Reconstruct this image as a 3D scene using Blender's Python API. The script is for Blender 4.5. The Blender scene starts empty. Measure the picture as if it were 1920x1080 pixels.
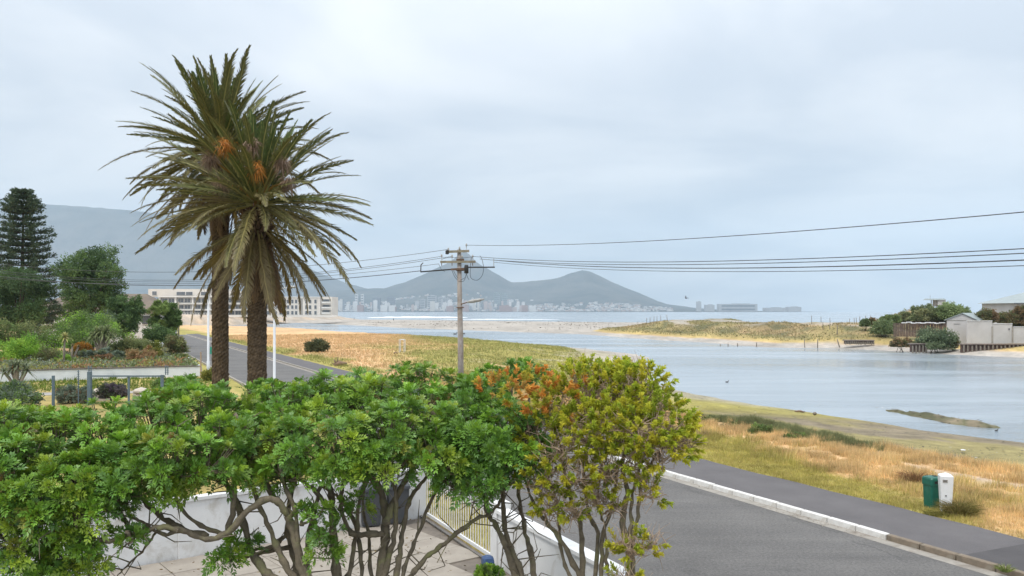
import bpy, math, random
import numpy as np
from mathutils import Vector, Matrix

# ------------------------------------------------------------------ camera, sky, sun, exposure
scene = bpy.context.scene
COL = scene.collection
CAM_H = 5.5
FPX = 1600.0                                   # focal length in pixels of the 1920 wide photograph
cam_data = bpy.data.cameras.new('camera')
cam = bpy.data.objects.new('camera', cam_data)
COL.objects.link(cam)
cam.location = (0, 0, CAM_H)
cam.rotation_euler = (math.radians(90), 0, 0)
cam_data.sensor_width = 36.0
cam_data.lens = 36.0 * FPX / 1920.0
cam_data.shift_y = 43.0 / 1920.0
cam_data.clip_start = 0.1
cam_data.clip_end = 60000
scene.camera = cam

SUN_EL, SUN_AZ = 58.0, 215.0                   # azimuth clockwise from +Y (the viewing direction)
world = bpy.data.worlds.new('World')
scene.world = world
world.use_nodes = True
wn, wl = world.node_tree.nodes, world.node_tree.links
wn.clear()
w_out = wn.new('ShaderNodeOutputWorld')
w_add = wn.new('ShaderNodeMixShader')
w_clear = wn.new('ShaderNodeBackground')
w_cloud = wn.new('ShaderNodeBackground')
w_sky = wn.new('ShaderNodeTexSky')
w_sky.sky_type = 'NISHITA'
w_sky.sun_disc = False
w_sky.sun_elevation = math.radians(SUN_EL)
w_sky.sun_rotation = math.radians(SUN_AZ)
w_sky.air_density = 1.0
w_sky.dust_density = 1.5
wl.new(w_sky.outputs[0], w_clear.inputs[0])
w_clear.inputs[1].default_value = 0.10
tc = wn.new('ShaderNodeTexCoord')
sep = wn.new('ShaderNodeSeparateXYZ')
wl.new(tc.outputs['Generated'], sep.inputs[0])
# cloud layer: project the view direction onto a flat cloud deck
zz = wn.new('ShaderNodeMath'); zz.operation = 'MAXIMUM'; zz.inputs[1].default_value = 0.0
wl.new(sep.outputs[2], zz.inputs[0])
za = wn.new('ShaderNodeMath'); za.operation = 'ADD'; za.inputs[1].default_value = 0.16
wl.new(zz.outputs[0], za.inputs[0])
dx = wn.new('ShaderNodeMath'); dx.operation = 'DIVIDE'
dy = wn.new('ShaderNodeMath'); dy.operation = 'DIVIDE'
wl.new(sep.outputs[0], dx.inputs[0]); wl.new(za.outputs[0], dx.inputs[1])
wl.new(sep.outputs[1], dy.inputs[0]); wl.new(za.outputs[0], dy.inputs[1])
cmb = wn.new('ShaderNodeCombineXYZ')
wl.new(dx.outputs[0], cmb.inputs[0]); wl.new(dy.outputs[0], cmb.inputs[1])
cn = wn.new('ShaderNodeTexNoise')
cn.inputs['Scale'].default_value = 0.9
cn.inputs['Detail'].default_value = 5.0
cn.inputs['Roughness'].default_value = 0.5
cn.inputs['Distortion'].default_value = 0.4
wl.new(cmb.outputs[0], cn.inputs['Vector'])
cr = wn.new('ShaderNodeValToRGB')
cr.color_ramp.elements[0].position = 0.40
cr.color_ramp.elements[0].color = (0.525, 0.568, 0.625, 1)
cr.color_ramp.elements[1].position = 0.60
cr.color_ramp.elements[1].color = (0.745, 0.76, 0.78, 1)
wl.new(cn.outputs['Fac'], cr.inputs[0])
# an overcast sky grows brighter towards the zenith
zg = wn.new('ShaderNodeMapRange')
zg.inputs['From Min'].default_value = 0.0
zg.inputs['From Max'].default_value = 1.0
zg.inputs['To Min'].default_value = 0.57
zg.inputs['To Max'].default_value = 2.08
wl.new(zz.outputs[0], zg.inputs['Value'])
wl.new(cr.outputs[0], w_cloud.inputs[0])
wl.new(zg.outputs[0], w_cloud.inputs[1])
w_add.inputs[0].default_value = 0.94           # almost closed cloud cover
wl.new(w_clear.outputs[0], w_add.inputs[1])
wl.new(w_cloud.outputs[0], w_add.inputs[2])
wl.new(w_add.outputs[0], w_out.inputs['Surface'])

sun_data = bpy.data.lights.new('sun', 'SUN')
sun_data.energy = 1.5
sun_data.angle = math.radians(14)
sun_data.color = (1.0, 0.95, 0.87)
sun = bpy.data.objects.new('sun', sun_data)
COL.objects.link(sun)
_az, _el = math.radians(SUN_AZ), math.radians(SUN_EL)
_sd = Vector((math.sin(_az) * math.cos(_el), math.cos(_az) * math.cos(_el), math.sin(_el)))
sun.rotation_euler = (-_sd).to_track_quat('-Z', 'Y').to_euler()

scene.view_settings.view_transform = 'Standard'
scene.view_settings.look = 'None'
scene.view_settings.exposure = 0.5
scene.view_settings.gamma = 1.0
scene.cycles.use_denoising = True
scene.cycles.max_bounces = 8
scene.cycles.diffuse_bounces = 2
scene.cycles.glossy_bounces = 3
scene.cycles.transmission_bounces = 4
scene.cycles.transparent_max_bounces = 8
scene.cycles.volume_bounces = 1
scene.cycles.sample_clamp_indirect = 6.0

# ------------------------------------------------------------------ helpers
RNG = np.random.default_rng(7)
random.seed(7)
PI = math.pi
ORI = {}                                        # world origin of every object (no rotated parents except copies)


def at(px, py, Y):
    """photo pixel at a chosen distance -> point of the place"""
    return np.array(((px - 960.0) / FPX * Y, Y, CAM_H - (py - 583.0) / FPX * Y))


def nrm(v):
    v = np.asarray(v, float)
    return v / (np.linalg.norm(v, axis=-1, keepdims=True) + 1e-9)


class MB:
    """collects shapes; build() links them as one mesh object"""
    def __init__(self):
        self.V, self.Q, self.T, self.C, self.n = [], [], [], [], 0
        self.N = []

    def add(self, V, Q=None, T=None, C=None, N=None):
        V = np.asarray(V, float).reshape(-1, 3)
        if Q is not None and len(Q):
            self.Q.append(np.asarray(Q, np.int64).reshape(-1, 4) + self.n)
        if T is not None and len(T):
            self.T.append(np.asarray(T, np.int64).reshape(-1, 3) + self.n)
        if N is not None:
            for f in N:
                self.N.append([int(i) + self.n for i in f])
        if C is None:
            C = np.ones((len(V), 3))
        C = np.asarray(C, float)
        if C.ndim == 1:
            C = np.tile(C, (len(V), 1))
        self.V.append(V)
        self.C.append(C)
        self.n += len(V)
        return self

    def box(self, c, s, rz=0.0, C=None, taper=1.0):
        """box by centre and full size; taper scales the top"""
        x, y, z = np.array(s) / 2.0
        t = taper
        P = np.array([(-x, -y, -z), (x, -y, -z), (x, y, -z), (-x, y, -z),
                      (-x * t, -y * t, z), (x * t, -y * t, z), (x * t, y * t, z), (-x * t, y * t, z)])
        P = rotz(P, rz) + np.array(c)
        return self.add(P, Q=[(0, 3, 2, 1), (4, 5, 6, 7), (0, 1, 5, 4), (1, 2, 6, 5), (2, 3, 7, 6), (3, 0, 4, 7)], C=C)

    def bbox(self, c, s, b=0.02, rz=0.0, C=None):
        """box with chamfered edges"""
        x, y, z = np.array(s) / 2.0
        P = []
        for sz in (-1, 1):
            for (ex, ey, ez) in ((x - b, y - b, z), (x, y, z - b)):
                k = [(-ex, -ey), (ex, -ey), (ex, ey), (-ex, ey)] if ez == z else [(-ex, -ey), (ex, -ey), (ex, ey), (-ex, ey)]
                P.append([(a, bb, sz * ez) for a, bb in k])
        lv = [P[0], P[1], P[3], P[2]]
        P = np.array([p for l in lv for p in l])
        Q = [(3, 2, 1, 0), (12, 13, 14, 15)]
        for l in range(3):
            for i in range(4):
                j = (i + 1) % 4
                Q.append((l * 4 + i, l * 4 + j, l * 4 + 4 + j, l * 4 + 4 + i))
        return self.add(rotz(P, rz) + np.array(c), Q=Q, C=C)

    def tube(self, pts, rad, n=8, C=None, cap=True):
        pts = np.asarray(pts, float)
        m = len(pts)
        rad = np.broadcast_to(np.asarray(rad, float), (m,))
        d = np.gradient(pts, axis=0)
        d = nrm(d)
        ref = np.array((0.0, 0.0, 1.0))
        if abs(d[:, 2]).mean() > 0.8:
            ref = np.array((1.0, 0.0, 0.0))
        a = nrm(np.cross(d, ref))
        b = nrm(np.cross(d, a))
        th = np.linspace(0, 2 * PI, n, endpoint=False)
        ring = a[:, None, :] * np.cos(th)[None, :, None] + b[:, None, :] * np.sin(th)[None, :, None]
        V = pts[:, None, :] + ring * rad[:, None, None]
        V = V.reshape(-1, 3)
        i, j = np.meshgrid(np.arange(m - 1), np.arange(n), indexing='ij')
        k = (j + 1) % n
        Q = np.stack([i * n + j, (i + 1) * n + j, (i + 1) * n + k, i * n + k], -1).reshape(-1, 4)
        Nf = [list(range(n)), list(range((m - 1) * n + n - 1, (m - 1) * n - 1, -1))] if cap and n > 2 else None
        if C is not None and np.asarray(C).ndim == 2:
            C = np.repeat(np.asarray(C), n, axis=0)
        return self.add(V, Q=Q, C=C, N=Nf)

    def cyl(self, c, r, h, n=16, r2=None, C=None):
        c = np.array(c, float)
        r2 = r if r2 is None else r2
        return self.tube([c, c + (0, 0, h)], [r, r2], n=n, C=C)

    def lathe(self, c, prof, n=20, C=None):
        c = np.array(c, float)
        pts = [c + (0, 0, z) for r, z in prof]
        return self.tube(pts, [max(r, 1e-4) for r, z in prof], n=n, C=C)

    def prism(self, poly, z0, z1, C=None):
        """vertical extrusion of a ground polygon (counter-clockwise)"""
        n = len(poly)
        V = [(p[0], p[1], z0) for p in poly] + [(p[0], p[1], z1) for p in poly]
        Q = [(i, (i + 1) % n, n + (i + 1) % n, n + i) for i in range(n)]
        return self.add(V, Q=Q, N=[list(range(n - 1, -1, -1)), list(range(n, 2 * n))], C=C)

    def mesh(self, name, smooth=False, origin=(0, 0, 0)):
        V = np.concatenate(self.V) - np.asarray(origin, float)
        C = np.concatenate(self.C)
        Q = np.concatenate(self.Q) if self.Q else np.zeros((0, 4), int)
        T = np.concatenate(self.T) if self.T else np.zeros((0, 3), int)
        N = self.N
        nl = np.concatenate([Q.ravel(), T.ravel(), np.array([i for f in N for i in f], int)])
        tot = np.concatenate([np.full(len(Q), 4), np.full(len(T), 3), np.array([len(f) for f in N], int)]).astype(np.int32)
        st = np.concatenate([[0], np.cumsum(tot)[:-1]]).astype(np.int32) if len(tot) else np.zeros(0, np.int32)
        me = bpy.data.meshes.new(name)
        me.vertices.add(len(V))
        me.vertices.foreach_set('co', V.astype(np.float32).ravel())
        me.loops.add(len(nl))
        me.loops.foreach_set('vertex_index', nl.astype(np.int32))
        me.polygons.add(len(tot))
        me.polygons.foreach_set('loop_start', st)
        me.polygons.foreach_set('loop_total', tot)
        me.polygons.foreach_set('use_smooth', np.full(len(tot), bool(smooth)))
        ca = me.color_attributes.new('Col', 'FLOAT_COLOR', 'POINT')
        c4 = np.ones((len(V), 4), np.float32)
        c4[:, :3] = C
        ca.data.foreach_set('color', c4.ravel())
        me.update(calc_edges=True)
        return me

    def build(self, name, mat, parent=None, smooth=False, loc=None, local=False):
        """loc: world origin for a top-level object. local: vertices already relative to the parent"""
        if parent is not None:
            o0 = (0, 0, 0) if local else ORI[parent]
        else:
            o0 = (0, 0, 0) if (local or loc is None) else loc
        me = self.mesh(name, smooth, o0)
        me.materials.append(mat)
        o = bpy.data.objects.new(name, me)
        COL.objects.link(o)
        if parent is not None:
            o.parent = parent
            ORI[o] = ORI[parent]
        else:
            if loc is not None:
                o.location = loc
            ORI[o] = tuple(loc) if loc is not None else (0, 0, 0)
        return o


def rotz(P, a):
    P = np.asarray(P, float)
    if not a:
        return P
    c, s = math.cos(a), math.sin(a)
    return np.stack([P[..., 0] * c - P[..., 1] * s, P[..., 0] * s + P[..., 1] * c, P[..., 2]], -1)


def tag(o, label=None, cat=None, group=None, kind=None):
    if label: o['label'] = label
    if cat: o['category'] = cat
    if group: o['group'] = group
    if kind: o['kind'] = kind
    return o


def thing(name, loc, label, cat, group=None, rz=0.0):
    o = bpy.data.objects.new(name, None)
    o.empty_display_size = 0.2
    COL.objects.link(o)
    o.location = tuple(float(v) for v in loc)
    o.rotation_euler = (0, 0, rz)
    ORI[o] = tuple(float(v) for v in loc)
    return tag(o, label, cat, group)


def copy_tree(o, parent=None):
    c = o.copy()
    COL.objects.link(c)
    c.parent = parent
    ORI[c] = ORI[o]
    for ch in o.children:
        copy_tree(ch, c)
    return c


# ------------------------------------------------------------------ numpy noise
def _hash(ix, iy, seed):
    h = (ix.astype(np.int64) * 374761393 + iy.astype(np.int64) * 668265263 + seed * 974711) & 0xFFFFFFFF
    h = ((h ^ (h >> 13)) * 1274126177) & 0xFFFFFFFF
    return ((h ^ (h >> 16)) & 0xFFFFFF) / float(0xFFFFFF)


def vnoise(x, y, seed=0):
    x = np.asarray(x, float); y = np.asarray(y, float)
    ix, iy = np.floor(x), np.floor(y)
    fx, fy = x - ix, y - iy
    fx = fx * fx * (3 - 2 * fx); fy = fy * fy * (3 - 2 * fy)
    a = _hash(ix, iy, seed); b = _hash(ix + 1, iy, seed)
    c = _hash(ix, iy + 1, seed); d = _hash(ix + 1, iy + 1, seed)
    return (a * (1 - fx) + b * fx) * (1 - fy) + (c * (1 - fx) + d * fx) * fy


def fbm(x, y, seed=0, oct=4):
    s, amp, tot = 0.0, 1.0, 0.0
    for i in range(oct):
        s = s + amp * vnoise(x * 2 ** i, y * 2 ** i, seed + i * 17)
        tot += amp
        amp *= 0.5
    return s / tot


def sstep(a, b, x):
    t = np.clip((np.asarray(x, float) - a) / (b - a), 0, 1)
    return t * t * (3 - 2 * t)


# ------------------------------------------------------------------ materials
def _nodes(name):
    m = bpy.data.materials.new(name)
    m.use_nodes = True
    nt = m.node_tree
    return m, nt.nodes, nt.links, nt.nodes['Principled BSDF']


def mix_col(n, l, fac, a, b, mode='MIX'):
    x = n.new('ShaderNodeMix')
    x.data_type = 'RGBA'
    x.blend_type = mode
    for s, v in ((x.inputs[0], fac), (x.inputs[6], a), (x.inputs[7], b)):
        if isinstance(v, (tuple, list)):
            s.default_value = tuple(v) + ((1,) if len(v) == 3 else ())
        elif isinstance(v, (int, float)):
            s.default_value = v
        else:
            l.new(v, s)
    return x.outputs[2]


def noise(n, l, scale, detail=4, rough=0.55, vec=None, dist=0.0):
    t = n.new('ShaderNodeTexNoise')
    t.inputs['Scale'].default_value = scale
    t.inputs['Detail'].default_value = detail
    t.inputs['Roughness'].default_value = rough
    t.inputs['Distortion'].default_value = dist
    if vec is not None:
        l.new(vec, t.inputs['Vector'])
    return t.outputs['Fac']


def ramp(n, l, src, a, b, ca=(0, 0, 0), cb=(1, 1, 1)):
    r = n.new('ShaderNodeValToRGB')
    r.color_ramp.elements[0].position = a
    r.color_ramp.elements[1].position = b
    r.color_ramp.elements[0].color = tuple(ca) + (1,)
    r.color_ramp.elements[1].color = tuple(cb) + (1,)
    l.new(src, r.inputs[0])
    return r.outputs[0]


def bump(n, l, p, src, strength, dist):
    b = n.new('ShaderNodeBump')
    b.inputs['Strength'].default_value = strength
    b.inputs['Distance'].default_value = dist
    l.new(src, b.inputs['Height'])
    l.new(b.outputs[0], p.inputs['Normal'])
    return b


def coords(n, kind='Object', scale=None):
    t = n.new('ShaderNodeTexCoord')
    return t.outputs[kind]


def plain(name, c1, c2=None, rough=0.7, scale=3.0, bstr=0.0, bscale=None, metal=0.0, detail=5, lo=0.35, hi=0.65, stain=None, sscale=0.6):
    """mottled material: two colours of the thing mixed by noise, optional stain colour, optional relief"""
    m, n, l, p = _nodes(name)
    vec = coords(n)
    c2 = c2 or tuple(v * 0.8 for v in c1)
    f = ramp(n, l, noise(n, l, scale, detail, 0.6, vec), lo, hi)
    col = mix_col(n, l, f, c1, c2)
    if stain:
        f2 = ramp(n, l, noise(n, l, sscale, 6, 0.65, vec, 0.6), 0.52, 0.72)
        col = mix_col(n, l, f2, col, stain)
    l.new(col, p.inputs['Base Color'])
    p.inputs['Roughness'].default_value = rough
    p.inputs['Metallic'].default_value = metal
    if bstr:
        bump(n, l, p, noise(n, l, bscale or scale * 6, 6, 0.65, vec), bstr, 0.02)
    return m


def vertex_mat(name, rough=0.6, transl=0.0, var=0.15, vscale=8.0, spec=0.4, bstr=0.0):
    """colour carried by the pieces themselves (leaf, blade, stone), with fine mottling"""
    m, n, l, p = _nodes(name)
    a = n.new('ShaderNodeVertexColor')
    a.layer_name = 'Col'
    vec = coords(n)
    f = noise(n, l, vscale, 3, 0.6, vec)
    col = mix_col(n, l, f, a.outputs[0], tuple([1 - var] * 3), 'MULTIPLY') if var else a.outputs[0]
    if var:
        dark = mix_col(n, l, 1.0, a.outputs[0], tuple([1 - 2 * var] * 3), 'MULTIPLY')
        col = mix_col(n, l, ramp(n, l, f, 0.3, 0.7), dark, a.outputs[0])
    l.new(col, p.inputs['Base Color'])
    p.inputs['Roughness'].default_value = rough
    p.inputs['Specular IOR Level'].default_value = spec
    if bstr:
        bump(n, l, p, noise(n, l, vscale * 5, 4, 0.6, vec), bstr, 0.02)
    if transl:
        t = n.new('ShaderNodeBsdfTranslucent')
        l.new(col, t.inputs[0])
        mx = n.new('ShaderNodeMixShader')
        mx.inputs[0].default_value = transl
        l.new(p.outputs[0], mx.inputs[1])
        l.new(t.outputs[0], mx.inputs[2])
        l.new(mx.outputs[0], n['Material Output'].inputs['Surface'])
    return m


M = {}
M['leaf'] = vertex_mat('leaf', 0.38, 0.20, 0.14, 30, 0.5)
M['leaf_far'] = vertex_mat('leaf_far', 0.6, 0.25, 0.12, 2.0, 0.3)
M['blade'] = vertex_mat('grass_blade', 0.8, 0.25, 0.1, 3.0, 0.2)
M['frond'] = vertex_mat('palm_frond', 0.5, 0.15, 0.12, 6.0, 0.4)
M['paint_vc'] = vertex_mat('coloured_surface', 0.7, 0.0, 0.06, 1.0, 0.3)
M['bark'] = plain('bark', (0.20, 0.165, 0.11), (0.11, 0.09, 0.062), 0.9, 9.0, 0.6, 40, stain=(0.20, 0.20, 0.085), sscale=4)
M['bark_dark'] = plain('bark_dark', (0.10, 0.075, 0.055), (0.05, 0.04, 0.03), 0.9, 2.0, 0.5, 12)
M['twig'] = plain('dry_twig', (0.44, 0.33, 0.24), (0.28, 0.20, 0.14), 0.9, 12.0)
M['white_wall'] = plain('white_plaster', (0.72, 0.72, 0.72), (0.64, 0.64, 0.635), 0.8, 1.2, 0.10, 30, stain=(0.46, 0.43, 0.38), sscale=1.6)
M['white_paint'] = plain('white_paint', (0.80, 0.80, 0.80), (0.70, 0.70, 0.69), 0.45, 4.0)
M['concrete'] = plain('concrete', (0.40, 0.37, 0.33), (0.30, 0.28, 0.25), 0.9, 5.0, 0.25, 40, stain=(0.24, 0.20, 0.16), sscale=2.0)
# ------------------------------------------------------------------ the lie of the land
WATER_Z = -1.5
U = nrm(np.array((-0.430, 0.903)))              # direction of the road, away from the camera
NR = np.array((U[1], -U[0]))                    # across the road, towards the lagoon
K0 = np.array((5.78, 27.2))                     # a point of the lagoon-side kerb face
ROAD_W = 7.6


def rd(t, s):
    return K0 + U * t + NR * s


def road_ts(x, y):
    dx_, dy_ = x - K0[0], y - K0[1]
    return dx_ * U[0] + dy_ * U[1], dx_ * NR[0] + dy_ * NR[1]


def W(px, py, z=WATER_Z):
    Y = (CAM_H - z) * FPX / (py - 583.0)
    return ((px - 960.0) / FPX * Y, Y)


NEAR = [(-400, -60), (95, -60), (60, 0), (40, 22), W(1920, 830), W(1720, 806), W(1530, 775), W(1400, 756), W(1300, 740), W(1240, 720), W(1210, 705),
        W(1165, 694), W(1150, 688), W(1192, 683), W(1217, 669), W(1165, 661), W(1120, 657), W(1085, 652), W(960, 643), W(860, 637),
        W(720, 629), W(640, 622), W(500, 617.5), W(436, 616), (-160, 386), (-400, 430), (-900, 420), (-900, -60)]
BAR = [W(560, 605), W(640, 609), W(773, 615.5), W(973, 623), W(1107, 627), (60, 262), (140, 300), (150, 470), (72, 480), (-20, 560), (-70, 620), (-130, 640),
       (-190, 620)]
RIGHT = [W(1107, 628), W(1170, 633), W(1240, 638), W(1320, 642), W(1425, 651), W(1555, 653), W(1620, 655), W(1773, 664), W(1920, 671),
         (100, 112), (140, 80), (600, 20), (1500, 300), (700, 520), (250, 440), (140, 420), (80, 400), (40, 320), (20, 275)]
PROM = [W(300, 612), W(441, 609), W(520, 607.5), W(600, 603.5), (-120, 600), (-118, 680), (-200, 800), (-700, 1300), (-2500, 1300), (-2500, 380), (-700, 380), (-300, 360)]
ISLE = [(26.0, 60.8), (26.5, 57.5), (26.8, 54.5), (27.2, 52.6), (28.2, 51.2), (29.4, 50.8), (29.3, 52.2), (28.9, 54.4), (28.1, 57.5), (26.8, 60.5)]


def sdist(x, y, poly):
    """signed distance to a polygon, positive inside"""
    d = np.full(x.shape, 1e18)
    ins = np.zeros(x.shape, bool)
    n = len(poly)
    for i in range(n):
        ax, ay = poly[i]; bx, by = poly[(i + 1) % n]
        ex, ey = bx - ax, by - ay
        wx, wy = x - ax, y - ay
        t = np.clip((wx * ex + wy * ey) / (ex * ex + ey * ey), 0, 1)
        d = np.minimum(d, (wx - ex * t) ** 2 + (wy - ey * t) ** 2)
        c = ((ay <= y) & (by > y)) | ((by <= y) & (ay > y))
        with np.errstate(divide='ignore', invalid='ignore'):
            xi = ax + (y - ay) / (by - ay + 1e-12) * ex
        ins ^= c & (x < xi)
    d = np.sqrt(d)
    return np.where(ins, d, -d)


def terrain(x, y):
    """height and the ground cover of every point: returns z, cover weights (dry, green, sand, mud, scrub)"""
    x = np.asarray(x, float); y = np.asarray(y, float)
    wob = (fbm(x / 6, y / 6, 3) - 0.5) * np.clip(y / 40, 0.3, 5)
    dn = sdist(x, y, NEAR) + wob
    db = sdist(x, y, BAR) + wob * 1.5
    dr = sdist(x, y, RIGHT) + wob * 0.8
    dp = sdist(x, y, PROM) + wob
    di = sdist(x, y, ISLE) + (fbm(x / 1.5, y / 1.5, 5) - 0.5) * 0.8
    t, s = road_ts(x, y)
    n1, n2, n3 = fbm(x / 3, y / 3, 11), fbm(x / 9, y / 9, 12), fbm(x / 25, y / 25, 13)
    # near land: verge, dry bank, flat, water
    hn = np.where(dn > 0, -1.5 + 1.0 * np.clip(dn / 15.0, 0, 1) ** 0.9 + 0.60 * sstep(13.5, 17.5, dn), -1.5 + 0.10 * dn)
    hn = np.maximum(hn, -3.0)
    hn = hn + (n1 - 0.5) * 0.14 * sstep(0, 4, dn) * sstep(3.2, 6, s)
    rb_ = np.exp(-((t - 8.5) / 6.5) ** 4) + np.exp(-((t + 9.5) / 4.0) ** 4)
    ridge = np.clip(np.exp(-((s - 10.1 + (n2 - 0.5) * 2.6) / 0.9) ** 2) * rb_ * sstep(0.25, 0.5, fbm(t / 2.2, s / 1.2, 21)), 0, 1)
    hn = hn + ridge * 0.35
    road = (s > -ROAD_W - 0.3) & (s < 0.1) & (t < 190)
    hn = np.where(road, -0.12, hn)
    hn = np.where((s >= 0.1) & (s < 2.55) & (t < 190), np.minimum(hn, 0.06), hn)
    hn = np.where((s >= 2.55) & (s < 3.2), np.minimum(hn, 0.125 + 0.02 * n1), hn)
    yard = sdist(x, y, [(-2.3, 22.9), (-12.6, 14.9), (-14.5, 0), (6, 0), (2.9, 12.0), (-0.1, 18.5)])
    hn = np.where(yard > -0.05, np.minimum(hn, -0.25), hn)
    hb = np.where(db > 0, -1.5 + 0.75 * sstep(0, 18, db) + 0.35 * sstep(18, 45, db) * n2 + 0.25 * (n1 - 0.4) * sstep(6, 16, db), -1.5 + 0.05 * db)
    hb = np.maximum(hb, -3)
    hr = np.where(dr > 0, -1.5 + 0.6 * sstep(0, 5, dr) + 0.9 * sstep(5, 12, dr), -1.5 + 0.1 * dr)
    hr = np.maximum(hr, -3)
    dune = sstep(10, 28, dr) * sstep(74, 60, x - (y - 150) * 0.10) * (0.9 + 2.4 * fbm(x / 15, y / 15, 31)) * sstep(16, 45, x)
    hr = hr + dune + sstep(5, 10, dr) * (n1 - 0.4) * 0.5
    hr = hr + 6.2 * np.exp(-(((x - 103) / 17) ** 2 + ((y - 208) / 14) ** 2)) + 2.4 * np.exp(-(((x - 76) / 10) ** 2 + ((y - 182) / 14) ** 2))
    plate = (x > 66 + (y - 130) * 0.2) & (dr > 9) & (y < 175)
    hr = np.where(plate & (hr < 0.6), np.minimum(hr, 0.1), hr)
    hp = np.where(dp > 0, -1.5 + 1.4 * sstep(0, 12, dp) + 3.6 * sstep(9, 28, dp), -1.5 + 0.08 * dp)
    hp = np.maximum(hp + (n2 - 0.5) * 0.8 * sstep(2, 10, dp), -3)
    hi = np.where(di > 0, -1.5 + 0.22 * sstep(0, 0.9, di) + 0.12 * n1, -1.5 + 0.25 * di)
    H = np.maximum.reduce([hn, hb, hr, hp, np.maximum(hi, -3)])
    H = np.maximum(H, -3.0)
    which = np.argmax(np.stack([hn, hb, hr, hp, hi]), 0)
    # covers
    dry = np.zeros_like(x); green = np.zeros_like(x); sand = np.zeros_like(x); mud = np.zeros_like(x); scrub = np.zeros_like(x)
    near = which == 0
    far_meadow = sstep(55, 75, y + (n2 - 0.5) * 20) * sstep(90, 30, np.abs(x + 30) - 60)
    flat = sstep(17.0, 14.2, dn + (n1 - 0.5) * 2.5) * (1 - far_meadow)
    verge_g = sstep(6.0, 3.8, s + (n2 - 0.5) * 7.0 + (n1 - 0.5) * 5.0) * sstep(-11, -9, s)
    g_patch = sstep(-22, -8, x + (y - 100) * 0.06 + (n3 - 0.5) * 22 + (n2 - 0.5) * 8) * sstep(50, 58, y) * sstep(5, 12, s) * sstep(0.26, 0.46, n2 + 0.15)
    algae = 0.6 * sstep(0.49, 0.60, fbm(t / 5, s / 2.5, 41) + 0.22 * np.exp(-((s - 16.5) / 3.0) ** 2)) * flat * sstep(2.0, 5, dn)
    track = 0.6 * np.exp(-((s - 8.4 - 0.4 * np.sin(t / 4) - (n1 - 0.5)) / 0.42) ** 2) * sstep(4, -3, t) * sstep(0.3, 0.5, fbm(t / 1.5, s, 55))
    g = np.clip(verge_g + g_patch + algae * 0.8, 0, 1)
    sc = np.clip(ridge * 1.6, 0, 1)
    sa = np.clip(track + sstep(6, 1, dn) * far_meadow * 0.8 + sstep(0.62, 0.72, fbm(x / 4, y / 2.0, 52)) * far_meadow * 0.5 * sstep(30, 8, dn), 0, 1)
    spit = sstep(8, 12, x) * sstep(96, 102, y)
    sa = np.clip(sa + spit * 0.7, 0, 1)
    left = s < -9
    dry = np.where(near, 1.0, dry)
    g = np.clip(g + 0.5 * sstep(0.55, 0.66, fbm(x / 2.4, y / 2.4, 58)) * sstep(9.5, 7, s) * sstep(2.5, 3, s), 0, 1)
    mud = np.where(near, np.clip(flat, 0, 1), mud)
    green = np.where(near, g, green)
    sand = np.where(near, sa, sand)
    scrub = np.where(near, sc, scrub)
    green = np.where(near & left & (y < 75), 0.75, green)
    bar = which == 1
    sand = np.where(bar, 1.0, sand)
    mud = np.where(bar, sstep(5, 0, db) * 0.5 + 0.25 * sstep(0.55, 0.7, fbm(x / 5, y / 12, 61)), mud)
    rt = which == 2
    dry = np.where(rt, 1.0, dry)
    sand = np.where(rt, np.clip(sstep(6.5, 4.0, dr) + 0.95 * sstep(0.50, 0.58, fbm(x / 7, y / 16, 71)) * sstep(17, 26, dr), 0, 1), sand)
    green = np.where(rt, 0.62 * np.clip(sstep(5, 7, dr) * sstep(15, 11, dr) + 0.75 * sstep(0.42, 0.6, n3) + 0.4 * sstep(0.5, 0.6, n1), 0, 1) * (1 - sand), green)
    mud = np.where(rt, sstep(2.5, 0.5, dr) * 0.9, mud)
    scrub = np.where(rt, (0.52 + 0.40 * sstep(0.46, 0.58, fbm(x / 3.5, y / 8, 81))) * sstep(7, 13, dr) * (1 - 0.75 * sand), scrub)
    pr = which == 3
    sand = np.where(pr, np.clip(0.75 + (n2 - 0.5), 0, 1), sand)
    dry = np.where(pr, 1.0, dry)
    mud = np.where(pr, sstep(0.5, 0.6, n1) * sstep(14, 8, dp) * 0.8, mud)
    il = which == 4
    mud = np.where(il, 1.0, mud)
    scrub = np.where(il, 0.8 * sstep(0.35, 0.55, fbm(x / 0.7, y / 0.7, 97)), scrub)
    return H, np.stack([dry, green, sand, mud, scrub], -1), (dn, dr, s, t)


COVER = np.array([(0.70, 0.465, 0.255),    # dry straw grass
                  (0.37, 0.325, 0.10),    # yellowing green grass
                  (0.43, 0.395, 0.36),       # pale sand
                  (0.245, 0.205, 0.145),     # mud flat
                  (0.115, 0.125, 0.065)])   # low scrub


def cover_colour(w):
    c = np.tile(COVER[0], (w.shape[0], 1))
    c = c * (1 - w[:, 3:4]) + COVER[3] * w[:, 3:4]
    c = c * (1 - w[:, 1:2]) + COVER[1] * w[:, 1:2]
    c = c * (1 - w[:, 2:3]) + COVER[2] * w[:, 2:3]
    c = c * (1 - w[:, 4:5]) + COVER[4] * w[:, 4:5]
    return c


# ground: one sheet to the horizon, finely divided near by, coarser far off
ang = np.radians(np.concatenate([np.arange(-84, -40, 2.0), np.arange(-40, 42, 0.24), np.arange(42, 86, 2.0)]))
rr = [2.0]
while rr[-1] < 900:
    rr.append(rr[-1] * 1.0165 + 0.02)
while rr[-1] < 14000:
    rr.append(rr[-1] * 1.12)
rr = np.array(rr)
RR, AA = np.meshgrid(rr, ang, indexing='ij')
gx, gy = (RR * np.sin(AA)).ravel(), (RR * np.cos(AA)).ravel()
gz, gw, _ = terrain(gx, gy)
gcol = cover_colour(gw)
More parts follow.
